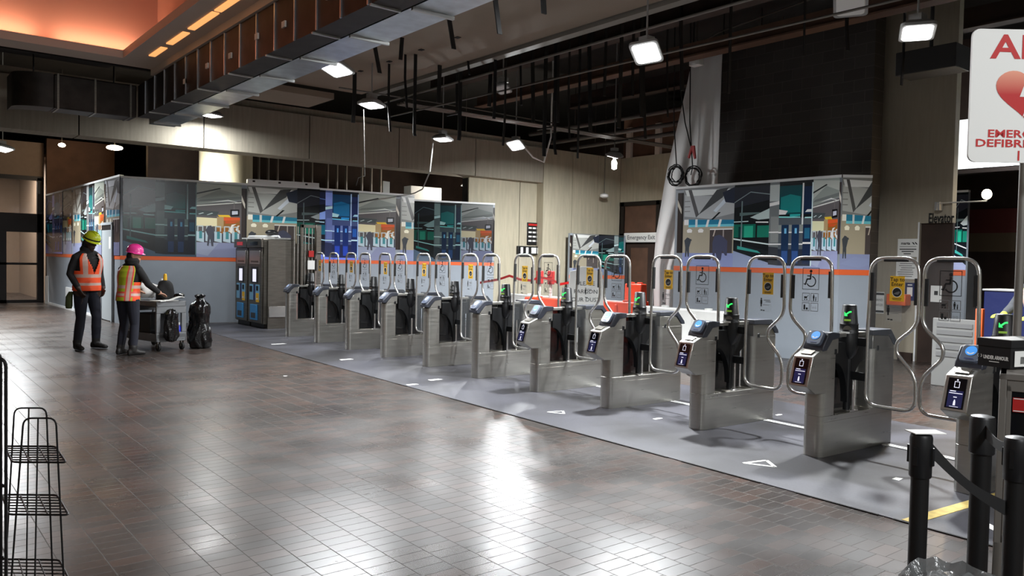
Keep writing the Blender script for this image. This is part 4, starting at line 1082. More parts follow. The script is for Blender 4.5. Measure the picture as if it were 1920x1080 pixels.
# smoke detector, junction box
p = on_y(1133, 365, 17.4)
r = thing('ceiling_speaker', 'small round white detector hanging on a thin rod before the cream pier', 'detector', p)
m = MB().use(WHITE); m.lathe([(.05, -.1), (.13, -.07), (.13, .0), (.06, .04)], (0, 0, 0), 20); m.build('detector_body', r)
m = MB().use(DSTEEL); m.cyl((0, 0, .03), (0, 0, 7.0 - p.z), .012, 6); m.build('detector_rod', r)
p = on_x(1306, 112, 12.6)
r = thing('junction_box', 'small white junction box at the top corner of the hanging sheet', 'junction box', p)
m = MB().use(WHITE); m.box(-.08, .08, -.12, .12, -.12, .08); m.box(-.09, .09, -.05, .05, -.1, .1); m.build('box_body', r, bevel=.01)
m = MB().use(PIPE); m.tube([(0, 0, .05), (0, -.05, .3), (0, -.5, .42), (0, -2.5, .6), (0, -5, .7)], .014, 6); m.tube([(0, 0, .05), (0, 0, 6.98 - p.z)], .01, 6); m.build('feed_conduit', r)
# hanging white sheet
SHEET = mat('white_sheeting', rgb(206, 206, 204), .75, bump=.1, bscale=3)
prof = [(1300, 1354, 97), (1290, 1352, 150), (1276, 1350, 210), (1262, 1348, 270), (1250, 1346, 320), (1240, 1345, 380), (1230, 1310, 440), (1225, 1280, 500), (1226, 1275, 580)]
m = MB().use(SHEET); rings = []
for i, (a, b, py) in enumerate(prof):
    row = []
    X = 12.95
    for j in range(25):
        u = j / 24; px = a + (b - a) * u
        row.append(on_x(px, py, X + .05 * sin(u * 17 + i * .15) * (.2 + i / 9)))
    rings.append(row)
back = [[p + Vector((.012, 0, 0)) for p in r_] for r_ in rings]
m.loft(rings, caps=False, closed=False); m.loft(back, caps=False, closed=False)
o = tag(m.build('hanging_sheet', smooth=80), 'tall white sheet hanging beside the dark block wall', 'sheet')
m = MB().use(BLACKM); t0 = on_x(1300, 98, 13.0); t1 = on_x(1356, 98, 13.0); m.cyl(t0 + Vector((0, .2, 0)), t1 - Vector((0, .2, 0)), .03, 8)
for t in (t0, t1): m.cyl(t, Vector((t.x, t.y, 7.0)), .012, 6)
tag(m.build('curtain_pole'), 'dark pole that carries the hanging white sheet', 'pole')
# coiled cables, cord with red clamp
def coil(px, py, X, r, n, label):
    p = on_x(px, py, X); m = MB().use(RUBBER); random.seed(int(px))
    for k in range(n):
        rr = r * random.uniform(.8, 1.05); dy, dz_ = random.uniform(-.04, .04), random.uniform(-.04, .04)
        m.tube([(p.x + random.uniform(-.02, .02) , p.y + dy + rr * cos(a), p.z + dz_ + rr * sin(a)) for a in [2 * pi * i / 28 for i in range(28)]], .012, 6, closed=True)
    m.tube([(p.x, p.y, p.z + r), (p.x, p.y + .1, p.z + r + .9), (p.x, p.y + .15, p.z + 3.4), (p.x, p.y + .15, 7.0)], .012, 6)
    return tag(m.build('coiled_cable'), label, 'cable')
coil(1268, 328, 12.75, .19, 6, 'tangled coil of grey cable hanging before the white sheet')
coil(1298, 332, 12.8, .2, 4, 'black looped cable hanging on the white sheet above the mural box')
p = on_x(1298, 285, 12.6)
r = thing('clamp_cord', 'black cord with a red clamp hanging down the white sheet', 'cord', p)
m = MB().use(RUBBER); m.tube([(0, .35, 1.35), (0, .2, .6), (0, .02, .05)], .012, 6); m.tube([(0, .0, -.1), (.0, -.02, -.3), (0, .02, -.45)], .01, 6); m.tube([(0, .35, 1.35), (0, .35, 7.0 - p.z)], .01, 6); m.build('cord', r)
m = MB().use(REDV); m.prism([(-.05, .12), (.03, .12), (-.06, -.14), (-.09, -.13)], -.02, .02, 'x'); m.prism([(0, .1), (.04, .08), (.1, -.1), (.07, -.12)], -.02, .02, 'x'); m.build('red_clamp', r)
# dangling cables near the hoarding
a = on_z(812, 268, 4.16); b = on_y(770, 364, 18.66)
pipe('thick white cable curving from the flat work light to the hoarding top', [a, a + (b - a) * .1 + Vector((0, 0, -.5)), a + (b - a) * .4 + Vector((0, 0, -.55)), a + (b - a) * .8 + Vector((0, 0, -.2)), b], .016, mat('grey_white_cable', rgb(150, 150, 146), .6), 'power_cable', 'cable')
a = on_z(682, 205, 4.15); b = on_y(668, 348, 18.7)
pipe('thin white cable drooping from the edge-on work light to the hoarding', [a, a + Vector((.2, .3, -1.1)), a + (b - a) * .6 + Vector((0, 0, -.35)), b], .006, mat('dim_cable', rgb(96, 94, 90), .6), 'power_cable', 'cable')
a = on_z(1020, 290, 4.1)
q = on_z(985, 278, 4.2)
pipe('white cable looping beside the lamp before the beam', [q, q + Vector((.15, -.1, -.2)), q + Vector((.4, -.2, -.3)), q + Vector((.6, -.2, .3)), q + Vector((.7, -.1, 2.82))], .02, WHITE, 'power_cable', 'cable')
# framing studs behind the hoarding
sw = thing('stud_partition', 'bare metal stud framing standing behind the blue mural hoarding', 'stud wall', (9.0, 21.0, 0))
for k in range(12):
    x = on_y(484 + k * 21.5 - (k % 3) * 4, 330, 21.0).x - 9.0
    m = MB().use(mat('stud_metal', rgb(150, 142, 134), .5, .5)); m.box(x, x + .035, -.05, .05, 0, 4.6); m.build('stud', sw, smooth=0)
m = MB().use(mat('stud_metal', rgb(150, 142, 134), .5, .5)); m.box(-2.2, 1.9, -.05, .05, 4.6, 4.64); m.box(-2.2, 1.9, -.05, .05, 0, .04); m.build('track', sw, smooth=0)
p = on_y(820, 362, 20.0)
m = MB().use(LTRIM); m.box(p.x - .55, p.x + .55, 20.6, 21.0, 0.0, p.z + .22); tag(m.build('white_cabinet', bevel=.01), 'white boxed panel lit behind the lower hoarding', 'panel')
p = on_y(723, 352, 19.4); m = MB().use(PAPER); m.prism([(p.x - .1, 0), (p.x + .09, 0), (p.x + .13, p.z + .17), (p.x - .06, p.z + .18)], 19.4, 19.45, 'y'); tag(m.build('leaning_board', smooth=0), 'pale board leaning behind the blue mural hoarding', 'board')

# ================================================================ ticket machines
TX = 6.70
def ticket_machine(y0, y1, label, red):
    r = thing('ticket_machine', label, 'ticket machine', (TX, y0, 0), 0, 'ticket machines')
    W = y1 - y0; H = 1.98
    m = MB().use(DSTEEL); m.box(0.02, .74, 0.0, W, 0.1, H); m.use(BRONZE); m.box(.06, .7, .02, W - .02, 0, .1); m.build('cabinet', r, bevel=.01, segs=1)
    m = MB().use(DSTEEL); m.box(-.01, .02, .03, W - .03, .12, H - .2); fr = m.build('front_door', r, bevel=.006, segs=1)
    m = MB().use(DSTEEL); m.box(-.04, .02, 0, W, H - .19, H + .005); hd = m.build('header', r, bevel=.008, segs=1)
    m = MB().use(mat('dark_red_display', rgb(120, 30, 34), .3, emit=(.6, .03, .04, 1), estr=.3) if red else SCREEN); m.box(-.045, -.035, .2 if not red else W - .55, W - .2, H - .14, H - .06); m.build('status_display', hd, smooth=0)
    m = MB().use(STEEL); m.box(-.02, -.0, .12, W - .12, 1.42, 1.72); m.use(DSTEEL); m.box(-.024, -.018, .2, W - .2, 1.46, 1.5); m.build('upper_panel', fr, bevel=.004, segs=1)
    m = MB().use(BLACKP); m.box(-.02, 0, W * .3, W * .75, 1.0, 1.36); m.build('screen_bezel', fr)
    m = MB().use(SCRWHITE); m.box(-.024, -.018, W * .38, W * .62, 1.03, 1.31); m.build('touch_screen', fr, smooth=0)
    m = MB().use(LBLUE); m.box(-.016, 0, .14, W - .12, .62, .97); m.use(NAVY); m.box(-.018, -.01, W * .44, W * .58, .62, .97); m.use(YELLOW); m.box(-.019, -.01, .16, W * .4, .58, .78)
    m.use(INK); m.box(-.02, -.01, W * .66, W * .84, .8, .93); m.box(-.02, -.01, .2, W * .38, .84, .94); m.use(PAPER); m.box(-.02, -.01, .22, W * .36, .64, .67); m.build('instruction_decal', fr, smooth=0)
    m = MB().use(BLUEV); m.box(-.035, 0, W * .3, W * .76, .18, .52); m.use(SCREEN); m.box(-.037, -.03, W * .37, W * .69, .22, .34); m.build('ticket_tray', fr, bevel=.006, segs=1)
    return r
ticket_machine(17.92, 18.72, 'ticket machine against the hoarding with a small red display', True)
ticket_machine(17.06, 17.9, 'ticket machine nearer the fare gates with a brighter yellow decal', False)
m = MB().use(DSTEEL); m.box(TX + .1, TX + .74, 17.0, 17.055, .0, 1.95); m.box(TX + .7, TX + 1.24, 16.98, 17.04, .0, 1.9); m.use(STEEL2); m.box(TX + .12, TX + .5, 16.98, 17.0, .26, .5)
tag(m.build('side_panel_guard', bevel=.005), 'steel guard sheet on the side of the ticket machines', 'guard panel')
m = MB().use(LTRIM); m.tube([(TX + .2, 18.5, 2.0), (TX + .2, 18.4, 2.06), (TX + .5, 17.4, 2.06), (TX + .5, 17.3, 2.0)], .02, 6)
m.box(TX + .1, TX + .7, 17.2, 18.6, 1.986, 2.02); tag(m.build('paper_pile', smooth=0), 'white sheets lying on top of the ticket machines', 'papers')
m = MB().use(BLACKP); m.ball((TX + .45, 17.7, 2.14), (.14, .12, .07)); tag(m.build('black_bundle'), 'black bundle on top of the ticket machines', 'bundle')

# steel fence beside the machines
FY = 16.9
fx0, fx1 = TX + .8, on_y(600, 500, FY).x
r = thing('barrier_fence', 'steel bar fence standing between the ticket machines and the first fare gate', 'fence', (fx0, FY, 0))
L = fx1 - fx0; FH = on_y(590, 422, FY).z
m = MB().use(DSTEEL); m.box(L - .12, L, -.05, .05, 0, FH); m.build('end_post', r, bevel=.004, segs=1)
m = MB().use(DSTEEL); m.box(0, L, -.03, .03, FH - .07, FH); m.box(L - .55, L - .1, -.02, .02, .5, .55); m.build('top_rail', r, bevel=.004, segs=1)
for k in range(6):
    x = L - .62 + k * .085
    m = MB().use(STEEL); m.cyl((x, 0, .1), (x, 0, FH - .05), .013, 8); m.build('bar', r)
m = MB().use(REDV); m.box(L - .3, L - .18, -.06, -.02, FH - .72, FH - .58); m.build('red_tag', r)
m = MB().use(PAPER); m.box(L - .32, L - .14, -.05, -.03, FH - 1.0, FH - .8); m.build('paper_notice', r, smooth=0)
m = MB().use(BLACKP); m.box(L - .34, L - .14, -.1, -.02, FH - 1.5, FH - 1.12); m.use(STEEL); m.box(L - .3, L - .18, -.105, -.098, FH - 1.45, FH - 1.22); m.build('reader_box', r, bevel=.01)
m = MB().use(DSTEEL); m.box(0.0, .06, -.03, .03, 0, FH); m.build('inner_post', r)

# ================================================================ water filled barriers
BOR = mat('orange_barrier_plastic', rgb(222, 70, 34), .45, noise=.06); BWH = mat('white_barrier_plastic', rgb(226, 226, 222), .5, noise=.04)
def barrier(loc, rz, L, mt, label, H=.85):
    r = thing('water_barrier', label, 'barrier', loc, rz, None)
    m = MB().use(mt); h = L / 2
    prof = [(-.24, 0), (.24, 0), (.24, .18), (.12, .45), (.1, H), (-.1, H), (-.12, .45), (-.24, .18)]
    m.prism(prof, -h, h, 'x'); m.build('barrier_body', r, bevel=.025)
    m = MB().use(mt)
    for x in (-h * .5, h * .5): m = MB().use(mt); m.lathe([(.07, H - .02), (.07, H + .03), (.03, H + .035)], (x, 0, 0), 14); m.build('filler_cap', r)
    m = MB().use(mt); 
    for s in (-1, 1): m.prism([(s * .26 - .05, .55), (s * .26 + .05, .55), (s * .26 + .03, .75), (s * .26 - .03, .75)], -.125, -.1, 'y')
    m.build('forklift_rib', r, bevel=.01)
    return r
a, b = on_z(985, 551, .88), on_z(1095, 555, .88)
def span(px0, px1, py, h, mt, lab, X=None):
    a = on_x(px0, py, X); b = on_x(px1, py, X); c = (a + b) / 2; c.z = 0
    d = b - a
    barrier(c, math.atan2(d.y, d.x), Vector((d.x, d.y)).length - .04, mt, lab, a.z)
span(988, 1088, 556, .8, BOR, 'orange water barrier standing below the directory board', 12.4)
span(1090, 1205, 560, .8, BOR, 'orange water barrier behind the folding notice sign', 12.1)
span(940, 1180, 549, .8, BWH, 'long white water barrier behind the orange ones', 14.2)
span(1208, 1375, 573, .8, BWH, 'white water barrier in front of the mural box and the hanging sheet', 11.2)
p = on_x(1196, 545, 12.1)
p = on_x(1192, 545, 13.6); barrier((13.6, p.y, 0), pi / 2, .5, BOR, 'taller orange barrier section behind the others by the exit doors', on_x(1192, 532, 13.6).z)

# folding dust notice
p = on_x(1098, 560, 11.6); top = on_x(1098, 500, 11.6).z
p = on_x(1098, 560, 11.25); top = on_x(1098, 500, 11.25).z
r = thing('folding_notice', 'white folding notice board asking to pardon the dust, standing before the orange barriers', 'sign', (11.25, p.y, 0), math.atan2(p.y, 11.25))
hw = .36
for s in (-1, 1):
    m = MB(Matrix.Translation(Vector((0, 0, 0)))).use(WHITE)
    pts = [(-hw * 1.12, .02), (hw * 1.12, .02), (hw * .9, top - .1), (hw * .45, top - .06), (hw * .3, top), (-hw * .3, top), (-hw * .45, top - .06), (-hw * .9, top - .1)]
    fx = lambda z: s * (.02 + .28 * (1 - z / top))
    ring0 = [(fx(z), y, z) for y, z in pts]; ring1 = [(fx(z) + s * .025, y, z) for y, z in pts]
    m.loft([ring0, ring1]); b_ = m.build('board', r, bevel=.006)
    if s < 0:
        uy = Vector((fx(top) - fx(0), 0, top)).normalized(); ux = Vector((0, -1, 0))
        m = MB().use(INK)
        for i, t in enumerate(('PLEASE', 'PARDON', 'OUR DUST')):
            z = top - .34 - i * .16; m.text(t, .115, Vector((fx(z) - .03, 0, z)), ux, uy, .001)
        m.build('notice_lettering', b_, smooth=0)
# red tape between the fare gates and the pier
a = on_x(940, 530, 12.9); pts = []
for px, py in ((900, 530), (935, 524), (955, 517), (975, 524), (995, 526), (1012, 520), (1034, 524), (1050, 533), (1066, 530)): pts.append(on_x(px, py, 12.9))
m = MB().use(REDV)
for p, q in zip(pts[:-1], pts[1:]): m.loft([[p + Vector((0, 0, .03)), p - Vector((0, 0, .03)), p - Vector((-.01, 0, .03)), p + Vector((.01, 0, .03))], [q + Vector((0, 0, .03)), q - Vector((0, 0, .03)), q - Vector((-.01, 0, .03)), q + Vector((.01, 0, .03))]])
tag(m.build('barrier_tape', smooth=0), 'red barrier tape drooping in front of the cream recess', 'tape')
for px, lab in ((1012, 'red tape stand beside the cream pier corner'), (1033, 'red tape stand nearer the folding notice')):
    p = on_x(px, 530, 13.03); p.z = 0
    r = thing('tape_stand', lab, 'stand', p)
    m = MB().use(REDV); m.box(-.07, .07, -.07, .07, 1.05, 1.38); m.build('stand_head', r, bevel=.02)
    m = MB().use(WHITE); m.cyl((0, 0, .03), (0, 0, 1.06), .035, 12); m.build('stand_post', r)
    m = MB().use(BLACKP); m.lathe([(.2, 0), (.19, .05), (.05, .07)], (0, 0, 0), 20); m.build('stand_base', r)

# directory boards on the recess wall
Y = 18.2
a, b = on_y(988, 417, Y), on_y(1012, 460, Y)
r = thing('notice_board', 'tall black notice board with a red header on the cream recess wall', 'notice board', ((a.x + b.x) / 2, Y, b.z))
w_ = (b.x - a.x) / 2; h_ = a.z - b.z
m = MB().use(BLACKP); m.box(-w_, w_, -.04, 0, 0, h_); bd = m.build('board', r, bevel=.01)
m = MB().use(REDV); m.box(-w_ * .9, w_ * .9, -.045, -.038, h_ * .86, h_ * .95); m.build('red_header', r, smooth=0)
for i in range(4):
    for j in range(3):
        m = MB().use(PAPER); x = -w_ * .85 + j * w_ * .6; z = h_ * .72 - i * h_ * .19; m.box(x, x + w_ * .45, -.046, -.038, z, z + h_ * .07); m.build('paper_slip', r, smooth=0)
a, b = on_y(968, 461, Y), on_y(1012, 478, Y)
r = thing('leaflet_rack', 'low black rack with white leaflets below the notice board', 'leaflet rack', ((a.x + b.x) / 2, Y, b.z))
w_ = (b.x - a.x) / 2; h_ = a.z - b.z
m = MB().use(BLACKP); m.box(-w_, w_, -.09, 0, 0, h_); m.build('rack_body', r, bevel=.01)
for x in (-.8, -.35, .1, .3, .6): m = MB().use(PAPER); m.box(w_ * x, w_ * (x + .2), -.1, -.088, h_ * .15, h_ * .85); m.build('leaflet', r, smooth=0)

# emergency exit sign
a, b = on_x(1170, 437, DX - .1), on_x(1234, 454, DX - .1)
r = thing('exit_sign', 'white emergency exit sign above the brown doors', 'sign', (DX - .1, a.y, b.z))
m = MB().use(WHITE); W_ = a.y - b.y; h_ = a.z - b.z; m.box(0, .08, -W_ - .5, 0, 0, h_); bd = m.build('sign_panel', r, bevel=.008)
m = MB().use(GREYINK); m.text('Emergency Exit Only', h_ * .62, (-.002, -.14, h_ / 2), (0, -1, 0), (0, 0, 1), .001, align='LEFT', bold=.004); m.build('sign_lettering', bd, smooth=0)

# ================================================================ elevator pier: letters and notices
r = thing('elevator_lettering', 'black letters naming the elevators above the dark doorway', 'lettering', on_x(1738, 410, 14.14))
m = MB().use(INK); p = on_x(1738, 410, 14.14) - r.location; hgt = .24
m.text('Elevator', hgt, (0.05, 0, 0), (0, -1, 0), (0, 0, 1), .002, align='LEFT', sx=.52, bold=.004)
n = len(m.v); vv = list(m.v); ff = list(m.f)
back = [(x + .012, y, z) for x, y, z in vv]; m.raw(back, ff); m.build('letters', r, smooth=0)
def notice(px0, py0, px1, py1, X, label, drawer, name='paper_notice', t=.006, mt=PAPER):
    a, b = on_x(px0, py0, X), on_x(px1, py1, X)
    r = thing(name, label, 'notice', (X, (a.y + b.y) / 2, (a.z + b.z) / 2))
    hw_, hh = abs(a.y - b.y) / 2, abs(a.z - b.z) / 2
    m = MB().use(mt); m.box(-t, 0, -hw_, hw_, -hh, hh); m.build('sheet', r, smooth=0)
    m = MB(); drawer(m, Vector((-t - .001, 0, 0)), Vector((0, -1, 0)), Vector((0, 0, 1)), hw_, hh); m.build('print', r, smooth=0)
    return r
def d_marta(m, O, ux, uy, w, h):
    m.use(INK); m.text('marta', h * .42, O + uy * (h * .5) - ux * (w * .25), ux, uy, .001, bold=.002)
    for k in (0, 1): flat(m, O, ux, uy, [(w * (.35 + .25 * k), h * .62), (w * (.48 + .25 * k), h * .62), (w * (.66 + .25 * k), h * .38), (w * (.53 + .25 * k), h * .38)], .001)
    rect(m, O, ux, uy, -w * .8, w * .8, h * .12, h * .16, .001)
    for i in range(3): rect(m, O, ux, uy, -w * (.8 - .2 * i), w * (.8 - .25 * i), -h * (.2 + .25 * i), -h * (.1 + .25 * i), .001)
notice(1684, 448, 1722, 482, 14.19, 'white notice with a transit logo taped to the pier beside the elevator doorway', d_marta)
def d_lines(m, O, ux, uy, w, h):
    m.use(GREYINK); random.seed(3)
    for i in range(8): rect(m, O, ux, uy, -w * random.uniform(.5, .85), w * random.uniform(.5, .85), h * (.8 - .22 * i), h * (.87 - .22 * i), .001)
notice(1681, 487, 1719, 524, 14.19, 'white typed notice taped below the transit logo notice', d_lines)
def d_hand(m, O, ux, uy, w, h):
    m.use(INK); rect(m, O, ux, uy, -w, w, h * .72, h * .92, .001); rect(m, O, ux, uy, -w, w, -h * .92, -h * .72, .001); m.text('HAND', h * .3, O + uy * (h * .25), ux, uy, .002, sx=.9); m.text('SANITIZER', h * .3, O - uy * (h * .22), ux, uy, .002, sx=.55)
notice(1639, 547, 1657, 588, 14.198, 'white hand sanitizer label beside the orange dispenser', d_hand)
def d_blue(m, O, ux, uy, w, h):
    m.use(PAPER); rect(m, O, ux, uy, -w * .6, w * .6, -h * .5, h * .5, .001); rect(m, O, ux, uy, -w * .5, w * .5, h * .7, h * .82, .001)
notice(1698, 530, 1714, 564, 14.198, 'dark blue notice with a white centre beside the sanitizer dispenser', d_blue, mt=NAVY)
p = on_x(1683, 562, 14.05)
r = thing('sanitizer_dispenser', 'orange dispenser mounted low on the elevator pier', 'dispenser', p)
m = MB().use(ORANGE); m.box(-.08, .14, -.17, .17, -.1, .1); m.build('dispenser_body', r, bevel=.02)
m = MB().use(PAPER); m.box(0, .14, .05, .12, .1, .2); m.build('dispenser_nozzle', r)
p = on_x(1755, 551, 14.245); r = thing('call_plate', 'small pale plate with the elevator call button', 'plate', p)
m = MB().use(PAPER); m.box(0, .015, -.09, .09, -.14, .14); m.use(INK); m.box(-.004, 0, -.03, .03, -.02, .05); m.build('plate', r, smooth=0)
# striped white board leaning past the last gate
p = on_x(1788, 625, 11.5)
r = thing('folded_barricade', 'grey slatted barricade board with an orange edge behind the last paddles', 'barricade', (11.5, p.y, 0))
top = on_x(1788, 598, 11.5).z
m = MB().use(mat('dull_grey_board', rgb(120, 120, 118), .7)); m.box(0, .05, -.28, .28, .0, top); m.build('board', r, bevel=.01)
m = MB().use(ORANGE); m.box(-.02, .06, -.36, -.27, .3, top + .16); m.build('orange_edge', r, bevel=.01)
m = MB().use(GREYINK)
for k in range(5): m.box(-.012, 0, -.24, .22, top - .12 - k * .1, top - .06 - k * .1)
m.build('slat_print', r, smooth=0)
# blue tarp at the far right
a, b = on_x(1845, 545, 13.0), on_x(1960, 640, 13.0)
m = MB().use(mat('blue_tarp', rgb(20, 34, 96), .6, bump=.3, bscale=6)); m.box(13.0, 13.6, b.y, a.y, 0, a.z); m.use(LTRIM); m.box(12.97, 13.62, b.y, a.y + .02, a.z, a.z + .03)
tag(m.build('blue_bin', bevel=.02), 'large blue covered bin behind the nearest fare gate', 'bin')

# ================================================================ people
from mathutils.kdtree import KDTree
SKIN = mat('skin_tone', rgb(188, 140, 116), .55); SKIND = mat('dark_skin_tone', rgb(58, 40, 32), .55)
JACKET = mat('black_jacket_cloth', rgb(22, 21, 22), .85, bump=.2, bscale=20); JEANS = mat('navy_trousers', rgb(24, 26, 38), .85); BOOT = mat('dark_boot_leather', rgb(26, 24, 23), .6)
VORANGE = mat('hi_vis_orange', rgb(250, 88, 40), .7); VLIME = mat('hi_vis_lime', rgb(176, 190, 40), .7); SILVER = mat('reflective_tape', rgb(206, 176, 164), .4); VRED = mat('vest_red_trim', rgb(226, 92, 74), .6)
HELY = mat('lime_helmet_shell', rgb(196, 210, 44), .3); HELP = mat('pink_helmet_shell', rgb(232, 62, 150), .3); HELW = mat('white_helmet_shell', rgb(226, 226, 222), .35); HAIR = mat('dark_hair', rgb(20, 17, 16), .8)
GLOVE = mat('lime_glove', rgb(200, 212, 60), .7)
def lerp(a, b, t): return Vector(a) + (Vector(b) - Vector(a)) * t
def ellring(c, rx, ry, n=18, tilt=0, yaw=0):
    return [Vector((c[0] + (rx * cos(2 * pi * i / n)) * cos(yaw) - ry * sin(2 * pi * i / n) * sin(yaw), c[1] + rx * cos(2 * pi * i / n) * sin(yaw) + ry * sin(2 * pi * i / n) * cos(yaw), c[2] + tilt * cos(2 * pi * i / n) * rx)) for i in range(n)]
def hand(mb, wrist, d, palm_n, s=1.0, curl=.5):
    d = Vector(d).normalized(); n = Vector(palm_n); n = (n - d * n.dot(d)).normalized(); side = d.cross(n)
    w = Vector(wrist)
    mb.loft([[w + d * t + side * (a * cos(2 * pi * k / 10)) + n * (b * sin(2 * pi * k / 10)) for k in range(10)] for t, a, b in ((-.02, .027, .022), (.02, .034, .018), (.06, .042, .017), (.09, .042, .014))])
    for i, (o, L) in enumerate(((-.032, .066), (-.011, .076), (.011, .072), (.031, .056))):
        p = w + d * .085 + side * o; path = [p]; ang = 0.1; q = p
        for k in range(3):
            ang += curl * .55; q = q + (d * cos(ang) + n * sin(ang)) * (L * (.42, .33, .25)[k]); path.append(q)
        mb.tube(path, [.0105, .010, .009, .0075], 8)
    p = w + d * .03 - side * .034; mb.tube([p, p + d * .03 - side * .03 + n * .01, p + d * .06 - side * .035 + n * .025], [.014, .012, .009], 8)
def make_person(name, label, loc, az, J, skin, top, legs, yaw_head=0.0, pitch=0.0, gloves=None, vox=.011, hood=False):
    """J: joints in local space (x forward, y to the person's own left)."""
    root = thing(name, label, 'person', loc, az)
    mb = MB(); src = []
    def part(m): mb.use(m)
    P = J['pelvis']; C = J['chest']; N = J['neck']; H = J['head']
    part(top)
    prof = [(0.0, .125, .165), (.2, .12, .155), (.45, .122, .165), (.7, .13, .19), (.9, .115, .2), (1.0, .082, .14)]
    mb.loft([ellring(lerp(P, C, t) + Vector((0.0, 0, .0)), rx * J.get('bulk', 1), ry * J.get('bulk', 1)) for t, rx, ry in prof] + [ellring(lerp(C, N, .6), .065, .08), ellring(N, .058, .06)])
    for s in ('l', 'r'):
        S, E_, W_ = J['sh_' + s], J['el_' + s], J['wr_' + s]
        part(top)
        mb.tube([lerp(N, S, .1) - Vector((0, 0, .03)), lerp(N, S, .5) - Vector((0, 0, .0)), S], [.05, .058, .06], 10)
        mb.tube([lerp(C, S, .35) + Vector((0, 0, -.03)), S, lerp(S, E_, .5), E_, lerp(E_, W_, .5), W_], [.07, .064, .06, .053, .048, .037], 12)
        part(gloves or skin)
        d = J.get('hd_' + s) or (Vector(W_) - Vector(E_)); hand(mb, W_, d, J.get('pn_' + s, (1, 0, -.2)), curl=J.get('curl', .5))
        hp, kn, an = J['hip_' + s], J['kn_' + s], J['an_' + s]
        part(legs)
        mb.tube([lerp(P, hp, .6) + Vector((0, 0, .06)), hp, lerp(hp, kn, .5), kn, lerp(kn, an, .4), an], [.12, .107, .09, .068, .07, .058], 14)
        part(BOOT)
        t = Vector(J['toe_' + s]); a = Vector(an); fd = (t - a); fd.z = 0; fd.normalize(); sd = Vector((-fd.y, fd.x, 0)); g = Vector((a.x, a.y, t.z))
        mb.loft([[g + fd * u + sd * (w_ * cos(2 * pi * k / 12)) + Vector((0, 0, h_ + hh * sin(2 * pi * k / 12))) for k in range(12)] for u, w_, h_, hh in ((-.085, .03, .045, .045), (-.05, .042, .06, .06), (.03, .045, .058, .056), (.1, .05, .042, .04), (.17, .044, .034, .032), (.205, .02, .026, .02))])
        mb.tube([a + Vector((0, 0, .04)), Vector((a.x, a.y, t.z + .06))], [.062, .056], 12)
    part(skin)
    mb.tube([N - Vector((0, 0, .03)) if isinstance(N, Vector) else Vector(N) - Vector((0, 0, .03)), lerp(N, H, .6)], [.058, .055], 12)
    Hm = Matrix.Translation(Vector(H)) @ Matrix.Rotation(yaw_head, 4, 'Z') @ Matrix.Rotation(pitch, 4, 'Y')
    hb = MB(Hm); hb.use(skin)
    hb.ball((0, 0, .02), (.098, .076, .105)); hb.ball((.03, 0, -.06), (.062, .058, .07))
    hb.loft([[Vector((.085, -.012, .03)), Vector((.085, .012, .03)), Vector((.08, .012, .032)), Vector((.08, -.012, .032))], [Vector((.122, -.016, -.022)), Vector((.122, .016, -.022)), Vector((.07, .02, -.025)), Vector((.07, -.02, -.025))]])
    for s in (-1, 1): hb.ball((-.005, s * .078, -.005), (.022, .01, .032)); hb.ball((.088, s * .03, .028), (.014, .024, .008))
    hb.ball((.088, 0, -.055), (.014, .026, .008)); hb.ball((.088, 0, -.068), (.014, .022, .007)); hb.ball((.07, 0, -.1), (.025, .03, .022))
    mb.use(skin); n0 = len(mb.v); mb.v += hb.v
    for f in hb.f: mb.f.append(tuple(i + n0 for i in f)); mb.mi.append(mb.cur); mb.cols.append((1, 1, 1, 1))
    # fuse everything into one continuous skin
    kd = KDTree(len(mb.f)); 
    for i, f in enumerate(mb.f):
        c = sum((Vector(mb.v[k]) for k in f), Vector()) / len(f); kd.insert(c, i)
    kd.balance()
    tmp = mb.build('body_source', smooth=0)
    md = tmp.modifiers.new('fuse', 'REMESH'); md.mode = 'VOXEL'; md.voxel_size = vox
    ms = tmp.modifiers.new('soften', 'SMOOTH'); ms.factor = .5; ms.iterations = 2
    dg = bpy.context.evaluated_depsgraph_get()
    me = bpy.data.meshes.new_from_object(tmp.evaluated_get(dg)); me.name = 'body'
    me.materials.clear()
    for m in mb.mats: me.materials.append(m)
    for p in me.polygons:
        _, i, _ = kd.find(p.center); p.material_index = mb.mi[i]; p.use_smooth = True
    old = tmp.data; bpy.data.objects.remove(tmp); bpy.data.meshes.remove(old)
    body = bpy.data.objects.new('body', me); COL.objects.link(body); body.parent = root
    return root, Hm
def helmet(root, Hm, m_, stripe=None, name='hard_hat', back=False):
    h = MB(Hm @ Matrix.Translation(Vector((0, 0, .045)))).use(m_)
    n = 28; rings = []
    for z, r in ((0, 1.0), (.03, 1.0), (.06, .95), (.09, .82), (.11, .62), (.122, .35), (.126, .05)):
        rings.append([Vector((.128 * r * cos(2 * pi * i / n), .108 * r * sin(2 * pi * i / n), z)) for i in range(n)])
    rings.insert(0, [Vector(((.165 if cos(2 * pi * i / n) > .2 else .14) * cos(2 * pi * i / n), .12 * sin(2 * pi * i / n), -.008 - (.012 if cos(2 * pi * i / n) > .2 else 0))) for i in range(n)])
    h.loft(rings)
    for y in (-.03, 0, .03): h.tube([Vector((.115 * cos(a), y, .03 + .1 * sin(a))) for a in [pi * k / 10 for k in range(11)]], .008, 6)
    hh = h.build(name, root, smooth=50)
    if stripe:
        h = MB(Hm @ Matrix.Translation(Vector((0, 0, .045)))).use(stripe)
        h.loft([[Vector((.131 * cos(2 * pi * i / n), .111 * sin(2 * pi * i / n), z)) for i in range(n)] for z in (.008, .028)], caps=False); h.build('helmet_band', hh, smooth=50)
    return hh
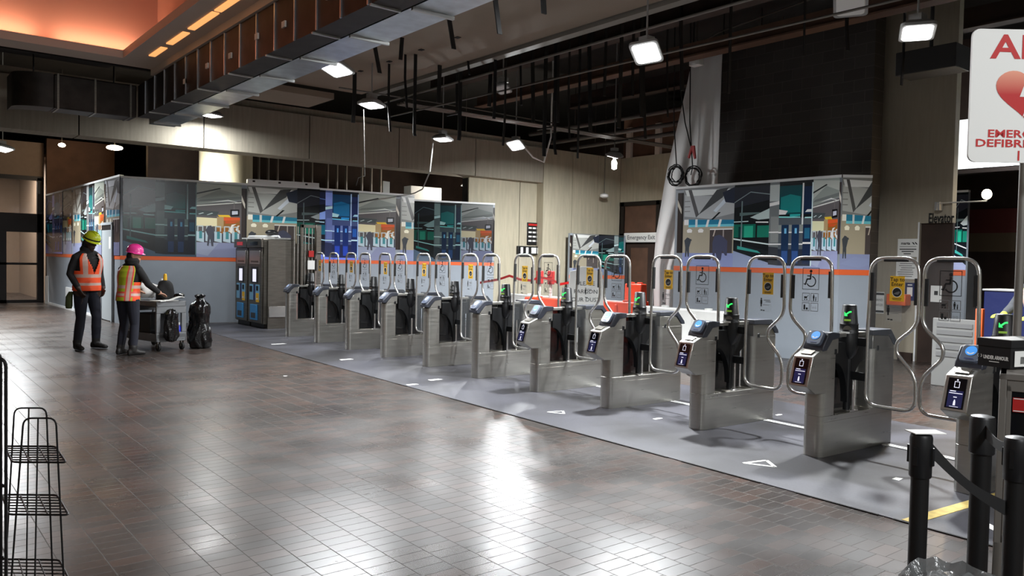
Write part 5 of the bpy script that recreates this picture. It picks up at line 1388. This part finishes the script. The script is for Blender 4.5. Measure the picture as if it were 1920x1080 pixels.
def vest(root, J, main, side, band, trim, z0, z1, vneck=True, backx=False, name='safety_vest'):
    P = Vector(J['pelvis']); C = Vector(J['chest']); n = 90; nz = 56
    v = MB(); b = J.get('bulk', 1)
    def prof(t):
        pr = [(-.25, .14, .18), (0.0, .142, .182), (.2, .133, .17), (.45, .132, .178), (.7, .141, .202), (.9, .128, .205), (1.0, .1, .18), (1.12, .082, .13)]
        for (a, x0, y0), (c, x1, y1) in zip(pr[:-1], pr[1:]):
            if t <= c: u = (t - a) / (c - a); return (x0 + (x1 - x0) * u) * b, (y0 + (y1 - y0) * u) * b
        return pr[-1][1] * b, pr[-1][2] * b
    grid = []
    for k in range(nz + 1):
        t = z0 + (z1 - z0) * k / nz; rx, ry = prof(t); c = P + (C - P) * t
        grid.append([Vector((c.x + (rx + .012) * cos(2 * pi * (i + .5) / n), c.y + (ry + .012) * sin(2 * pi * (i + .5) / n), c.z)) for i in range(n)])
    for k in range(nz):
        for i in range(n):
            a = (360 * (i + 1) / n) % 360; a = a if a <= 180 else a - 360   # 0 front, 90 own left
            f = k / nz; aa = abs(a)
            if f > .52 and 58 < aa < 122 : continue            # armholes
            if vneck and aa < 34 * max(0, (f - .45) / .55): continue
            m = main
            if 62 < aa < 118: m = side
            if .12 < f < .22 or .34 < f < .44: m = band
            if abs(f - .11) < .02 or abs(f - .23) < .02: m = trim
            if 26 < aa < 46 and f >= .34: m = band
            if backx and 134 < aa < 152 : m = band
            if backx and (126 < aa <= 134 or 152 <= aa < 160): m = trim
            v.use(m); v.raw([grid[k][i], grid[k][(i + 1) % n], grid[k + 1][(i + 1) % n], grid[k + 1][i]], [(0, 1, 2, 3)])
    o = v.build(name, root, smooth=60, merge=.0005)
    md = o.modifiers.new('cloth', 'SOLIDIFY'); md.thickness = .008; md.offset = 1
    return o

# worker with lime helmet, head bowed, hands by the pockets
V = Vector
J = dict(bulk=1.05, pelvis=V((0, 0, .97)), chest=V((.02, 0, 1.44)), neck=V((.045, 0, 1.55)), head=V((.085, 0, 1.665)),
    sh_l=V((.0, .195, 1.42)), el_l=V((-.03, .24, 1.17)), wr_l=V((.1, .2, .94)), sh_r=V((.0, -.195, 1.42)), el_r=V((-.05, -.24, 1.17)), wr_r=V((.1, -.2, .94)),
    hd_l=V((.3, -.2, -.9)), hd_r=V((.35, .25, -.9)), pn_l=V((0, -1, 0)), pn_r=V((0, 1, 0)),
    hip_l=V((.0, .1, .9)), kn_l=V((.03, .14, .5)), an_l=V((-.02, .17, .1)), toe_l=V((.16, .21, 0)), hip_r=V((0, -.1, .9)), kn_r=V((.03, -.12, .5)), an_r=V((-.01, -.15, .1)), toe_r=V((.17, -.2, 0)))
man, Hm = make_person('person', 'worker in an orange safety vest and lime helmet with bowed head', (2.80, 14.72, 0), radians(-64), J, SKIND, JACKET, JEANS, yaw_head=radians(10), pitch=radians(22))
man.scale = (1.08, 1.1, 1.065)
helmet(man, Hm, HELY, BLACKM)
vest(man, J, VORANGE, VORANGE, SILVER, VORANGE, -.12, 1.1)
m = MB(Hm).use(JACKET); m.lathe([(.09, -.19), (.1, -.14), (.085, -.09)], (-.02, 0, 0), 18); m.ball((-.055, 0, -.05), (.06, .075, .09)); m.build('hood', man)
m = MB().use(mat('olive_bag_cloth', rgb(64, 74, 40), .9)); m.loft([ellring((-.08, -.2, .9), .035, .03, 10), ellring((-.1, -.215, .82), .05, .05, 10), ellring((-.1, -.22, .68), .055, .05, 10), ellring((-.1, -.22, .64), .04, .04, 10)]); m.build('belt_pouch', man)

# worker with pink helmet, seen from behind, reaching over the cart
J = dict(bulk=.97, pelvis=V((0, 0, .92)), chest=V((.05, 0, 1.36)), neck=V((.085, 0, 1.47)), head=V((.125, 0, 1.575)),
    sh_l=V((.05, .18, 1.34)), el_l=V((.12, .25, 1.1)), wr_l=V((.33, .16, 1.0)), sh_r=V((.05, -.18, 1.34)), el_r=V((.14, -.27, 1.12)), wr_r=V((.4, -.25, .97)),
    hd_l=V((1, -.1, -.2)), hd_r=V((1, .1, -.3)), pn_l=V((0, 0, -1)), pn_r=V((0, 0, -1)), curl=.3,
    hip_l=V((.0, .095, .86)), kn_l=V((.03, .11, .48)), an_l=V((-.03, .12, .1)), toe_l=V((.14, .16, 0)), hip_r=V((0, -.095, .86)), kn_r=V((.03, -.11, .48)), an_r=V((-.02, -.13, .1)), toe_r=V((.15, -.18, 0)))
wom, Hm = make_person('person', 'worker in a lime and red vest and pink helmet leaning over the grey cart', (3.17, 13.60, 0), radians(30), J, SKIN, JACKET, JEANS, yaw_head=radians(-62), pitch=radians(6))
helmet(wom, Hm, HELP)
vest(wom, J, VLIME, VORANGE, SILVER, VRED, -.14, 1.1, vneck=False, backx=True)
m = MB(Hm).use(HAIR); m.ball((-.035, 0, -.02), (.085, .084, .09)); m.ball((-.08, 0, -.1), (.055, .075, .07)); m.build('hair', wom)
m = MB().use(JACKET); m.lathe([(.1, -.04), (.11, .02), (.085, .06)], (.08, 0, 1.47), 18); m.build('hood', wom)

# worker at the right edge with a white helmet
p = on_z(1930, 560, 1.2); q = at_depth(1962, 560, 9.0); q.z = 0
J = dict(bulk=1.05, pelvis=V((0, 0, .97)), chest=V((.06, 0, 1.42)), neck=V((.09, 0, 1.53)), head=V((.14, 0, 1.63)),
    sh_l=V((.05, .205, 1.43)), el_l=V((.2, .28, 1.18)), wr_l=V((.36, .22, 1.1)), sh_r=V((.05, -.205, 1.43)), el_r=V((.2, -.27, 1.18)), wr_r=V((.38, -.18, 1.1)),
    hd_l=V((1, 0, .0)), hd_r=V((1, 0, 0)), pn_l=V((0, 0, -1)), pn_r=V((0, 0, -1)), curl=.5,
    hip_l=V((.0, .1, .9)), kn_l=V((.05, .12, .5)), an_l=V((-.02, .13, .1)), toe_l=V((.18, .15, 0)), hip_r=V((0, -.1, .9)), kn_r=V((.05, -.12, .5)), an_r=V((.05, -.13, .1)), toe_r=V((.25, -.15, 0)))
wk, Hm = make_person('person', 'worker with a white helmet and lime gloves standing behind the nearest fare gate', q, radians(150), J, SKIN, mat('grey_sweatshirt', rgb(60, 62, 66), .9), JEANS, pitch=radians(14), gloves=GLOVE)
helmet(wk, Hm, HELW); vest(wk, J, VLIME, VLIME, SILVER, VLIME, -.12, 1.1)

# ================================================================ cleaning cart
CA = radians(13)
r = thing('utility_cart', 'grey utility cart loaded with papers, cloths and bags beside the pink helmet worker', 'cart', (3.66, 13.84, 0), CA)
CG = mat('grey_structural_foam', rgb(112, 114, 116), .6, noise=.06)
W, L = .52, 1.0
m = MB().use(CG); m.box(0, W, 0, L, .72, .75); m.box(0, W, 0, .03, .72, .82); m.box(0, W, L - .03, L, .72, .82); m.box(0, .03, 0, L, .72, .82); m.box(W - .03, W, 0, L, .72, .82); m.build('top_tray', r, bevel=.01)
m = MB().use(CG); m.box(0, W, 0, L, .17, .2); m.box(0, W, 0, .03, .15, .28); m.box(0, W, L - .03, L, .15, .28); m.box(0, .03, 0, L, .15, .28); m.box(W - .03, W, 0, L, .15, .28); m.build('bottom_tray', r, bevel=.01)
for y in (.0, L - .05):
    m = MB().use(CG); m.box(0, W, y, y + .05, .62, .75); m.box(0, W, y, y + .05, .2, .3); m.box(0, .07, y, y + .05, .3, .62); m.box(W - .08, W, y, y + .05, .3, .62); m.build('end_frame', r, bevel=.008)
m = MB().use(BLACKP); m.box(.05, W - .05, .3, .8, .21, .6); m.build('inner_box', r, bevel=.01)
for x, y in ((0, 0), (W - .07, 0), (0, L - .07), (W - .07, L - .07)):
    m = MB().use(RUBBER); cx, cy = x + .035 + (.02 if x == 0 else -.02), y + .04; m.cyl((cx - .018, cy, .062), (cx + .018, cy, .062), .062, 18); m.use(DSTEEL); m.box(cx - .026, cx - .02, cy - .02, cy + .02, .05, .15); m.box(cx + .02, cx + .026, cy - .02, cy + .02, .05, .15); m.build('caster', r)
m = MB().use(CG); m.tube(fillet([V((.05, L, .8)), V((.05, L + .12, .9)), V((W - .05, L + .12, .9)), V((W - .05, L, .8))], .06), .018, 10); m.build('handle', r)
def on_cart(x, y, z=0): return V((3.66 + x * cos(CA) - y * sin(CA), 13.84 + x * sin(CA) + y * cos(CA), z))
PLASTIC = mat('black_bin_liner', rgb(12, 12, 13), .18, bump=.9, bscale=9)
def blob(name, label, cat, c, r_, m_, seed, amp=.18, n=30, nv=22, flat_bottom=True, group=None):
    random.seed(seed); ph = [(random.uniform(1.5, 4), random.uniform(0, 6), random.uniform(1, 4), random.uniform(0, 6)) for _ in range(5)]
    rings = []
    for j in range(nv + 1):
        t = -pi / 2 + pi * j / nv; ring = []
        for i in range(n):
            a = 2 * pi * i / n; k = 1 + amp * sum(sin(round(p[0]) * a + p[1]) * sin(p[2] * t + p[3]) for p in ph) / 2 + random.uniform(-.3, .3) * amp * (.4 if m_ is not PLASTIC else .75)
            z = sin(t) * r_[2]; 
            ring.append(V((c[0] + r_[0] * max(cos(t), .02) ** .6 * cos(a) * k, c[1] + r_[1] * max(cos(t), .02) ** .6 * sin(a) * k, c[2] + z)))
        rings.append(ring)
    m = MB().use(m_); m.loft(rings); o = m.build(name, smooth=70); return tag(o, label, cat, group)
def sack(label, c, prof, seed, sq=1.0, folds=9):
    random.seed(seed); n = 54; ph = [random.uniform(0, 6) for _ in range(8)]; rings = []; pr = []
    for (z0, r0), (z1, r1) in zip(prof[:-1], prof[1:]):
        for j in range(4): pr.append((z0 + (z1 - z0) * j / 4, r0 + (r1 - r0) * j / 4))
    pr.append(prof[-1])
    for j, (z, r_) in enumerate(pr):
        ring = []
        for i in range(n):
            a = 2 * pi * i / n
            k = 1 + .07 * sin(3 * a + ph[0] + z * 6) + .06 * sin(5 * a + ph[1] - z * 9) + .05 * sin(folds * a + ph[2] + sin(z * 14 + ph[3]) * 1.5) + random.uniform(-.035, .035)
            ring.append(V((c[0] + r_ * k * cos(a), c[1] + r_ * sq * k * sin(a), max(.004, z + random.uniform(-.008, .008)))))
        rings.append(ring)
    m = MB().use(PLASTIC); m.loft(rings); return tag(m.build('trash_bag', smooth=50), label, 'bag')
c = on_cart(.25, -.13, 0)
sack('black plastic bag hanging from the near end of the grey cart', (c.x - .06, c.y), [(.16, .02), (.18, .08), (.26, .12), (.4, .11), (.54, .1), (.62, .11), (.68, .06), (.7, .02)], 4, .7)
bx = V((4.42, 14.06, 0))
sack('shiny black rubbish bag standing on the floor beside the cart', bx, [(.005, .1), (.02, .17), (.12, .2), (.3, .18), (.42, .15), (.5, .155), (.62, .17), (.74, .15), (.82, .08), (.86, .06), (.9, .09), (.92, .03)], 9)
c = on_cart(.17, .66); blob('white_cloth', 'crumpled white cloth heaped on the cart', 'cloth', (c.x, c.y, .98), (.17, .13, .13), mat('white_cotton', rgb(226, 224, 220), .9), 21, .32)
c = on_cart(.36, .4); blob('black_pouch', 'black cloth bag standing on the cart tray', 'bag', (c.x, c.y, .96), (.14, .12, .2), JACKET, 23, .15)
c = on_cart(.36, .4); m = MB().use(YELLOW); m.lathe([(.03, 1.12), (.032, 1.2), (.025, 1.26), (.012, 1.27)], (c.x, c.y, 0), 12); tag(m.build('spray_bottle'), 'yellow bottle top sticking out of the black cloth bag', 'bottle')
c = on_cart(.42, .62); m = MB().use(WHITE); m.lathe([(.03, .76), (.032, 1.1), (.015, 1.14), (.018, 1.18)], (c.x, c.y, 0), 12); tag(m.build('spray_bottle'), 'white bottle standing behind the cloth on the cart', 'bottle')
m = MB(Matrix.Translation(on_cart(.2, .1, .822)) @ Matrix.Rotation(CA + .3, 4, 'Z')).use(PAPER); m.box(-.2, .2, -.1, .13, 0, .012); tag(m.build('white_sheets'), 'stack of white sheets lying across the cart top', 'papers')
m = MB(Matrix.Translation(on_cart(.3, .02, .856)) @ Matrix.Rotation(CA - .2, 4, 'Z')).use(PAPER); m.loft([[V((x, y, .002 + .03 * sin(x * 14))) for y in (-.07, .05)] + [V((x, y, .012 + .03 * sin(x * 14))) for y in (.05, -.07)] for x in [-.16 + .02 * i for i in range(17)]]); tag(m.build('curled_sheet'), 'curled white sheet at the near corner of the cart', 'paper')
c = on_cart(.42, .14); blob('folded_bag', 'flat black folded bag at the far corner of the cart', 'bag', (c.x + .05, c.y + .02, .9), (.09, .08, .04), PLASTIC, 31, .1)
c = on_cart(.42, .06, .2); m = MB().use(mat('blue_bottle_plastic', rgb(34, 52, 190), .3)); m.lathe([(.035, 0), (.037, .16), (.015, .21)], (c.x, c.y - .0, .205), 14); m.use(WHITE); m.lathe([(.018, .21), (.02, .25)], (c.x, c.y, .205), 12); tag(m.build('spray_bottle'), 'blue bottle with a white cap on the lower shelf of the cart', 'bottle')

# ================================================================ queue posts in the near right corner
def stanchion(p, label, f=1.0):
    r = thing('queue_post', label, 'queue post', (p.x, p.y, 0))
    m = MB().use(BLACKM); m.cyl((0, 0, .03), (0, 0, .9), .029 * f, 24); m.build('post_tube', r)
    m = MB().use(BLACKP); m.lathe([(.033 * f, .895), (.036 * f, .9), (.036 * f, 1.03), (.033 * f, 1.04), (.02, 1.045)], (0, 0, 0), 24)
    for a in range(4): m.cbox((.036 * cos(a * pi / 2), .036 * sin(a * pi / 2), .97), (.014, .014, .06))
    m.build('post_head', r)
    m = MB().use(BLACKM); m.lathe([(.145, .0), (.145, .012), (.11, .03), (.035, .045), (.03, .06)], (0, 0, 0), 32); m.build('post_base', r)
    return r
A = on_z(1728, 812, 1.045); B = on_z(1843, 778, 1.045); C_ = on_z(1908, 818, 1.045)
stanchion(A, 'black queue post nearest the floor joint, a paper scrap on its top')
stanchion(B, 'black queue post standing behind the slanting belt', 1.25)
stanchion(C_, 'black queue post cut by the picture edge where the belts end', 1.1)
m = MB(Matrix.Translation(V((A.x, A.y, 1.047))) @ Matrix.Rotation(-.6, 4, 'Z')).use(PAPER); m.box(-.04, .07, -.03, .035, 0, .003); tag(m.build('paper_scrap', smooth=0), 'white paper scrap lying on top of the first queue post', 'paper')
def belt(p0, p1, label, h=.05, tw=0):
    m = MB().use(mat('black_belt_webbing', rgb(20, 20, 21), .7)); n = 16; d = (p1 - p0); sd = V((-d.y, d.x, 0)).normalized() * .0015; rings = []
    for i in range(n + 1):
        t = i / n; c = p0 + d * t - V((0, 0, .02 * sin(pi * t))); hh = h * (1 - .25 * sin(pi * t)) / 2
        rings.append([c + sd + V((0, 0, hh)), c - sd + V((0, 0, hh)), c - sd - V((0, 0, hh)), c + sd - V((0, 0, hh))])
    m.loft(rings); return tag(m.build('queue_belt'), label, 'belt')
u = (C_ - A).normalized()
belt(V((A.x, A.y, .985)) + V((u.x, u.y, 0)) * .037, V((C_.x, C_.y, .80)) - V((u.x, u.y, 0)) * .033, 'black belt slanting down from the first queue post')
u = (C_ - B).normalized()
belt(V((B.x, B.y, .99)) + V((u.x, u.y, 0)) * .035, V((C_.x, C_.y, .995)) - V((u.x, u.y, 0)) * .035, 'black belt between the two queue posts at the picture edge')
# waste bin with plastic liner
p = on_z(1790, 1085, .72)
r = thing('waste_bin', 'waste bin with a crumpled clear liner at the lower edge below the queue posts', 'bin', (p.x, p.y, 0))
m = MB().use(BLACKP); m.lathe([(.1, 0), (.12, .02), (.135, .66), (.14, .68)], (0, 0, 0), 28); m.build('bin_body', r)
LINER = mat('cloudy_plastic_liner', rgb(96, 98, 98), .2, alpha=.75, bump=.8, bscale=14)
m = MB().use(LINER); random.seed(5)
rings = []
for j, (rr, z) in enumerate(((.146, .55), (.15, .66), (.15, .705), (.125, .73), (.1, .70), (.06, .72), (.01, .715))):
    rings.append([V((rr * cos(2 * pi * i / 30) * (1 + random.uniform(-.08, .08)), rr * sin(2 * pi * i / 30) * (1 + random.uniform(-.08, .08)), z + random.uniform(-.012, .012))) for i in range(30)])
m.loft(rings); m.build('bin_liner', r, smooth=70)

# grey pedestal cabinet with the shoe box on top, and the defibrillator sign above
F2 = V((CF.x, CF.y, 0)).normalized(); R2 = V((CR.x, CR.y, 0)).normalized()
az = math.atan2(R2.y, R2.x)
p = at_depth(1948, 700, 3.6); base = V((p.x, p.y, 0))
r = thing('equipment_pedestal', 'grey metal cabinet with a red label and dark glass window at the picture edge', 'cabinet', base, az - radians(32))
H = 1.13
GM = mat('grey_painted_metal', rgb(112, 108, 102), .5, .2)
m = MB().use(GM); m.box(-.15, -.12, 0, .3, 0, H); m.box(.12, .15, 0, .3, 0, H); m.box(-.15, .15, .27, .3, 0, H); m.box(-.15, .15, 0, .3, H - .03, H); m.box(-.15, .15, 0, .3, 0, .35); m.build('cabinet_shell', r, bevel=.004, segs=1)
m = MB().use(GM); m.box(-.12, -.1, .0, .02, .35, H - .05); m.box(.1, .12, 0, .02, .35, H - .05); m.box(-.12, .12, 0, .02, H - .08, H - .03); m.box(-.12, .12, 0, .02, .35, .38); d_ = m.build('door_frame', r, bevel=.003, segs=1)
m = MB().use(DGLASS); m.box(-.1, .1, .008, .012, .38, H - .08); m.build('door_glass', r, smooth=0)
m = MB().use(REDV); m.box(-.095, .1, -.006, .0, H - .17, H - .105); m.use(PAPER); rect(m, V((0, -.007, H - .137)), V((1, 0, 0)), V((0, 0, 1)), -.092, .097, -.03, -.026); rect(m, V((0, -.007, H - .137)), V((1, 0, 0)), V((0, 0, 1)), -.092, .097, .026, .03); m.build('red_label', r, smooth=0)
m = MB().use(REDV); m.lathe([(.06, .4), (.065, .42), (.065, .8), (.03, .88), (.02, .95)], (.03, .14, 0), 20); m.build('red_extinguisher', r)
# shoe box
q = at_depth(1893, 692, 3.45); bz = H + .004
r2 = thing('shoe_box', 'black shoe box with white lettering standing on the grey cabinet', 'box', (q.x, q.y, bz), 0)
c0 = on_z(1833, 684, bz); c1 = on_z(1894, 692, bz); 
ex = V((c1.x - c0.x, c1.y - c0.y, 0)); Lx = ex.length; ex.normalize(); ey = V((-ex.y, ex.x, 0))
if ey.dot(F2) < 0: ey = -ey
M = Matrix(((ex.x, ey.x, 0, 0), (ex.y, ey.y, 0, 0), (0, 0, 1, 0), (0, 0, 0, 1)))
# long side faces left of the view; short end with the barcode label turns away to the right
O = V((c1.x, c1.y, 0)) - V((q.x, q.y, 0))
e2 = (R2 * .93 + F2 * .37).normalized(); e1 = -ex
Mx = Matrix(((e1.x, e2.x, 0, O.x), (e1.y, e2.y, 0, O.y), (0, 0, 1, 0), (0, 0, 0, 1)))
BOXM = mat('black_box_card', rgb(24, 24, 25), .6)
LB = Lx; WB = .3; HB = .135
m = MB(Mx).use(BOXM); m.box(0, LB, 0, WB, 0, HB - .03); bb = m.build('box_body', r2, smooth=0)
m = MB(Mx).use(BOXM); m.box(-.004, LB + .004, -.004, WB + .004, HB - .035, HB); m.use(mat('pale_box_lid_edge', rgb(150, 150, 146), .6)); m.box(0, LB, 0, WB, HB, HB + .003); m.build('box_lid', r2, smooth=0)
cmid = O + e1 * (LB / 2); nf = V((e1.y, -e1.x, 0)); nf = nf if nf.dot(F2) < 0 else -nf
m = MB().use(WHITE); m.text('UNDER ARMOUR', .024, cmid + nf * .005 + e1 * (-.012) + V((0, 0, .045)), -e1, (0, 0, 1), .001, sx=.66, bold=.0012)
oo = cmid + nf * .0055 + e1 * (LB * .42) + V((0, 0, .05))
for s in (-1, 1): disk(m, oo, -e1, V((0, 0, 1)), s * .004, 0, .008, .001, 10, 100 if s < 0 else -80, 260 if s < 0 else 80, .005)
rect(m, cmid + nf * .006, -e1, V((0, 0, 1)), -.02, .03, .024, .028)
m.build('box_lettering', bb, smooth=0)
ne = V((e2.y, -e2.x, 0)); ne = ne if ne.dot(F2) < 0 else -ne
oe = O + e2 * .09 + ne * .006 + V((0, 0, .045))
m = MB().use(PAPER); rect(m, oe, e2, V((0, 0, 1)), -.07, .1, -.035, .04); m.use(INK)
for k in range(9): rect(m, oe, e2, V((0, 0, 1)), -.03 + k * .004, -.028 + k * .004, -.022, .012, .001)
rect(m, oe, e2, V((0, 0, 1)), .02, .1, .0, .03, .001); rect(m, oe, e2, V((0, 0, 1)), .02, .1, -.03, -.008, .001)
m.build('barcode_label', bb, smooth=0)
# sign on its pole
z = 3.72
c = at_depth(1931.5, 181, z); k = z / F_PX
r = thing('defibrillator_sign', 'white sign with red lettering and a red heart hanging at the upper edge', 'sign', (c.x, c.y, c.z), az)
hw, hh = 112 * k, 124 * k
m = MB().use(WHITE); pts = rrect(-hw, hw, -hh, hh, 14 * k, 5); m.prism(pts, 0.0, .012, 'y'); sp = m.build('sign_panel', r, smooth=0)
ux, uy = V((1, 0, 0)), V((0, 0, 1)); REDT = mat('sign_red_ink', rgb(190, 30, 30), .5)
px = lambda X, Y: V(((X - 1931.5) * k, -.0015, (181 - Y) * k))
m = MB().use(REDT); m.text('AED', 62 * k, px(1931.5, 92), ux, uy, .0, sx=1.28, bold=.003); m.build('heading_lettering', sp, smooth=0)
m = MB().use(REDT); m.text('EMERGENCY', 20 * k, px(1931.5, 252), ux, uy, 0, sx=1.36, bold=.001); m.text('DEFIBRILLATOR', 20 * k, px(1931.5, 270), ux, uy, 0, sx=1.42, bold=.001)
m.build('sign_lettering', sp, smooth=0)
m = MB().use(REDT); m.text('1', 26 * k, px(1914, 293), ux, uy, 0, bold=.001)
m.build('number_lettering', sp, smooth=0)
hp = []
for i in range(60):
    t = 2 * pi * i / 60; hp.append((16 * sin(t) ** 3 * 4.05 * k, (13 * cos(t) - 5 * cos(2 * t) - 2 * cos(3 * t) - cos(4 * t)) * 3.55 * k))
HEART = bpy.data.materials.new('heart_red_gradient'); HEART.use_nodes = True; nt = HEART.node_tree
tc = nt.nodes.new('ShaderNodeTexCoord'); sp_ = nt.nodes.new('ShaderNodeSeparateXYZ'); mr = nt.nodes.new('ShaderNodeValToRGB'); mp = nt.nodes.new('ShaderNodeMapRange')
nt.links.new(tc.outputs['Object'], sp_.inputs[0]); nt.links.new(sp_.outputs['Z'], mp.inputs[0]); mp.inputs[1].default_value = -40 * k; mp.inputs[2].default_value = 55 * k
nt.links.new(mp.outputs[0], mr.inputs[0]); mr.color_ramp.elements[0].color = rgb(186, 28, 28); mr.color_ramp.elements[0].position = .45; mr.color_ramp.elements[1].color = rgb(240, 170, 140); nt.links.new(mr.outputs[0], nt.nodes['Principled BSDF'].inputs['Base Color'])
m = MB().use(HEART); flat(m, px(1931.5, 176), ux, uy, hp, 0.0)
m.use(WHITE); flat(m, px(1931.5, 176), ux, uy, [(-6 * k, 34 * k), (18 * k, 34 * k), (4 * k, 8 * k), (18 * k, 8 * k), (-14 * k, -46 * k), (-2 * k, -6 * k), (-20 * k, -6 * k)], .001)
m.build('heart_symbol', sp, smooth=0)
m = MB().use(GM); m.cyl((.2, .34, -c.z), (.2, .34, hh * .8), .02, 16); m.box(.18, .22, .012, .34, -.02, .02); m.box(.18, .22, .012, .34, .14, .18); m.build('sign_pole', r)

# ================================================================ wire rack, near left
WIRE = mat('black_wire', rgb(18, 17, 17), .5, .3)
def wire_frame(tl, tr, bl, br, z, mid):
    a, b = at_depth(*tl, z), at_depth(*tr, z); c, d = at_depth(*bl, z), at_depth(*br, z)
    c = a + (c - a) * ((a.z) / (a.z - c.z)); d = b + (d - b) * (b.z / (b.z - d.z))
    pts = fillet([c, a, b, d], .03, 5); return pts, a, b, c, d
r = thing('wire_rack', 'black wire shelf rack with tapered frames standing in the near corner', 'rack', (0, 0, 0))
fa = wire_frame((27, 765), (87, 765), (12, 1035), (97, 1035), 3.22, 0); fb = wire_frame((44, 784), (105, 784), (22, 1075), (119, 1075), 2.98, 0)
base = (fa[3] + fa[4] + fb[3] + fb[4]) / 4; base.z = 0; r.location = base
for pts, a, b, c, d in (fa, fb):
    m = MB(Matrix.Translation(-base)).use(WIRE); m.tube(pts, .0034, 8); m.tube([lerp(a, b, .45), lerp(c, d, .45)], .003, 6); m.build('side_frame', r)
def lvl(f, z):
    _, a, b, c, d = f; t = (a.z - z) / a.z
    return lerp(a, c, t), lerp(b, d, t)
for z in (.815, .62, .36, .08):
    m = MB(Matrix.Translation(-base)).use(WIRE); (a0, b0), (a1, b1) = lvl(fa, z), lvl(fb, z)
    out = (b0 - a0).normalized() * .03
    a0 -= out; a1 -= out; b0 += out; b1 += out
    m.tube(fillet([a0, b0, b1, a1], .02, 4, closed=True), .004, 6, closed=True)
    for k in range(1, 7): m.tube([lerp(a0, a1, k / 7), lerp(b0, b1, k / 7)], .0026, 6)
    m.tube([lerp(a0, b0, .33), lerp(a1, b1, .33)], .0026, 6); m.tube([lerp(a0, b0, .66), lerp(a1, b1, .66)], .0026, 6)
    m.build('wire_shelf', r)
a = at_depth(1, 660, 2.75); b = at_depth(11, 672, 2.7)
r = thing('wire_rack', 'taller black wire frame cut off by the picture edge beside the shelf rack', 'rack', (a.x, a.y, 0))
m = MB(Matrix.Translation(-V((a.x, a.y, 0)))).use(WIRE)
m.tube(fillet([V((a.x - .3, a.y + .24, 0)), V((a.x - .3, a.y + .24, a.z)), a, V((a.x, a.y, 0))], .03), .0055, 8); m.build('outer_frame', r)
m = MB(Matrix.Translation(-V((a.x, a.y, 0)))).use(WIRE)
m.tube(fillet([V((b.x - .3, b.y + .24, 0)), V((b.x - .3, b.y + .24, b.z)), b, V((b.x, b.y, 0))], .03), .0055, 8); m.build('inner_frame', r)
for z in (.3, .55, .8):
    m = MB(Matrix.Translation(-V((a.x, a.y, 0)))).use(WIRE)
    for k in range(5): p0 = lerp(V((a.x, a.y, z)), V((b.x, b.y, z)), k / 4); m.tube([p0, p0 + V((-.3, .24, 0))], .0028, 6)
    m.build('wire_shelf', r)

# ================================================================ floor marks and litter
def scrap(px, py, w, h, label, hollow=False, rz=0, name='paper_scrap'):
    p = on_z(px, py, .0075); m = MB(Matrix.Translation(p) @ Matrix.Rotation(rz, 4, 'Z')).use(PAPER)
    m.prism([(-w / 2, -h / 2), (w / 2, -h / 2 * .7), (w / 2 * .8, h / 2), (-w / 2 * .9, h / 2 * .8)], 0, .002, 'z'); return tag(m.build(name, smooth=0), label, 'litter')
def arrow_mark(px, py, s, label):
    p = on_z(px, py, .0072); m = MB(Matrix.Translation(p) @ Matrix.Rotation(radians(-38), 4, 'Z')).use(PAPER)
    A_, B_, C2 = V((-s, 0, 0)), V((s * .7, s * .8, 0)), V((s * .7, -s * .8, 0))
    for a, b in ((A_, B_), (B_, C2), (C2, A_)):
        d = (b - a).normalized(); n_ = V((-d.y, d.x, 0)) * s * .12; m.loft([[a - n_, a + n_, a + n_ + V((0, 0, .002)), a - n_ + V((0, 0, .002))], [b - n_, b + n_, b + n_ + V((0, 0, .002)), b - n_ + V((0, 0, .002))]])
    return tag(m.build('floor_decal', smooth=0), label, 'floor decal')
arrow_mark(1424, 869, .13, 'white triangular floor mark before the tenth fare gate')
arrow_mark(1044, 773, .1, 'small white triangular floor mark before the eighth fare gate')
scrap(522, 645, .28, .1, 'white floor mark before the first fare gates', name='floor_decal')
scrap(649, 674, .22, .1, 'white floor mark before the third fare gate', name='floor_decal')
scrap(773, 721, .16, .08, 'white floor mark at the joint before the fifth fare gate', name='floor_decal')
scrap(816, 712, .2, .1, 'white floor mark nearer the fifth fare gate', name='floor_decal')
scrap(1160, 760, .1, .06, 'curled white paper at the foot of the eighth fare gate')
scrap(1233, 785, .12, .05, 'thin white paper strip before the ninth fare gate')
scrap(1683, 898, .09, .06, 'crumpled yellowish paper on the concrete before the nearest gate')
scrap(1866, 992, .2, .07, 'white tape strip on the concrete between the queue posts', rz=.9)
scrap(1460, 778, .1, .04, 'small white scrap beyond the ninth fare gate')
scrap(1638, 826, .1, .04, 'small white scrap beyond the tenth fare gate')
scrap(535, 705, .05, .04, 'tiny white scrap on the brown tiles')
a, b = on_z(1703, 978, .007), on_z(1885, 925, .007); d = (b - a).normalized(); n_ = V((-d.y, d.x, 0)) * .045
m = MB().use(mat('worn_yellow_tape', rgb(196, 172, 96), .7, noise=.2, nscale=20)); m.prism([(a - n_)[:2], (b - n_)[:2], (b + n_)[:2], (a + n_)[:2]], .006, .0085, 'z')
tag(m.build('floor_tape', smooth=0), 'worn yellow tape stripe on the concrete behind the queue posts', 'floor tape')
for i, (px, py) in enumerate(((1243, 747),)):
    p = on_z(px, py, .0065); blob('white_rag', 'crumpled white rag at the foot of the eighth fare gate', 'rag', (p.x, p.y - .08, .035), (.05, .05, .03), mat('white_cotton', rgb(226, 224, 220), .9), 40, .25)
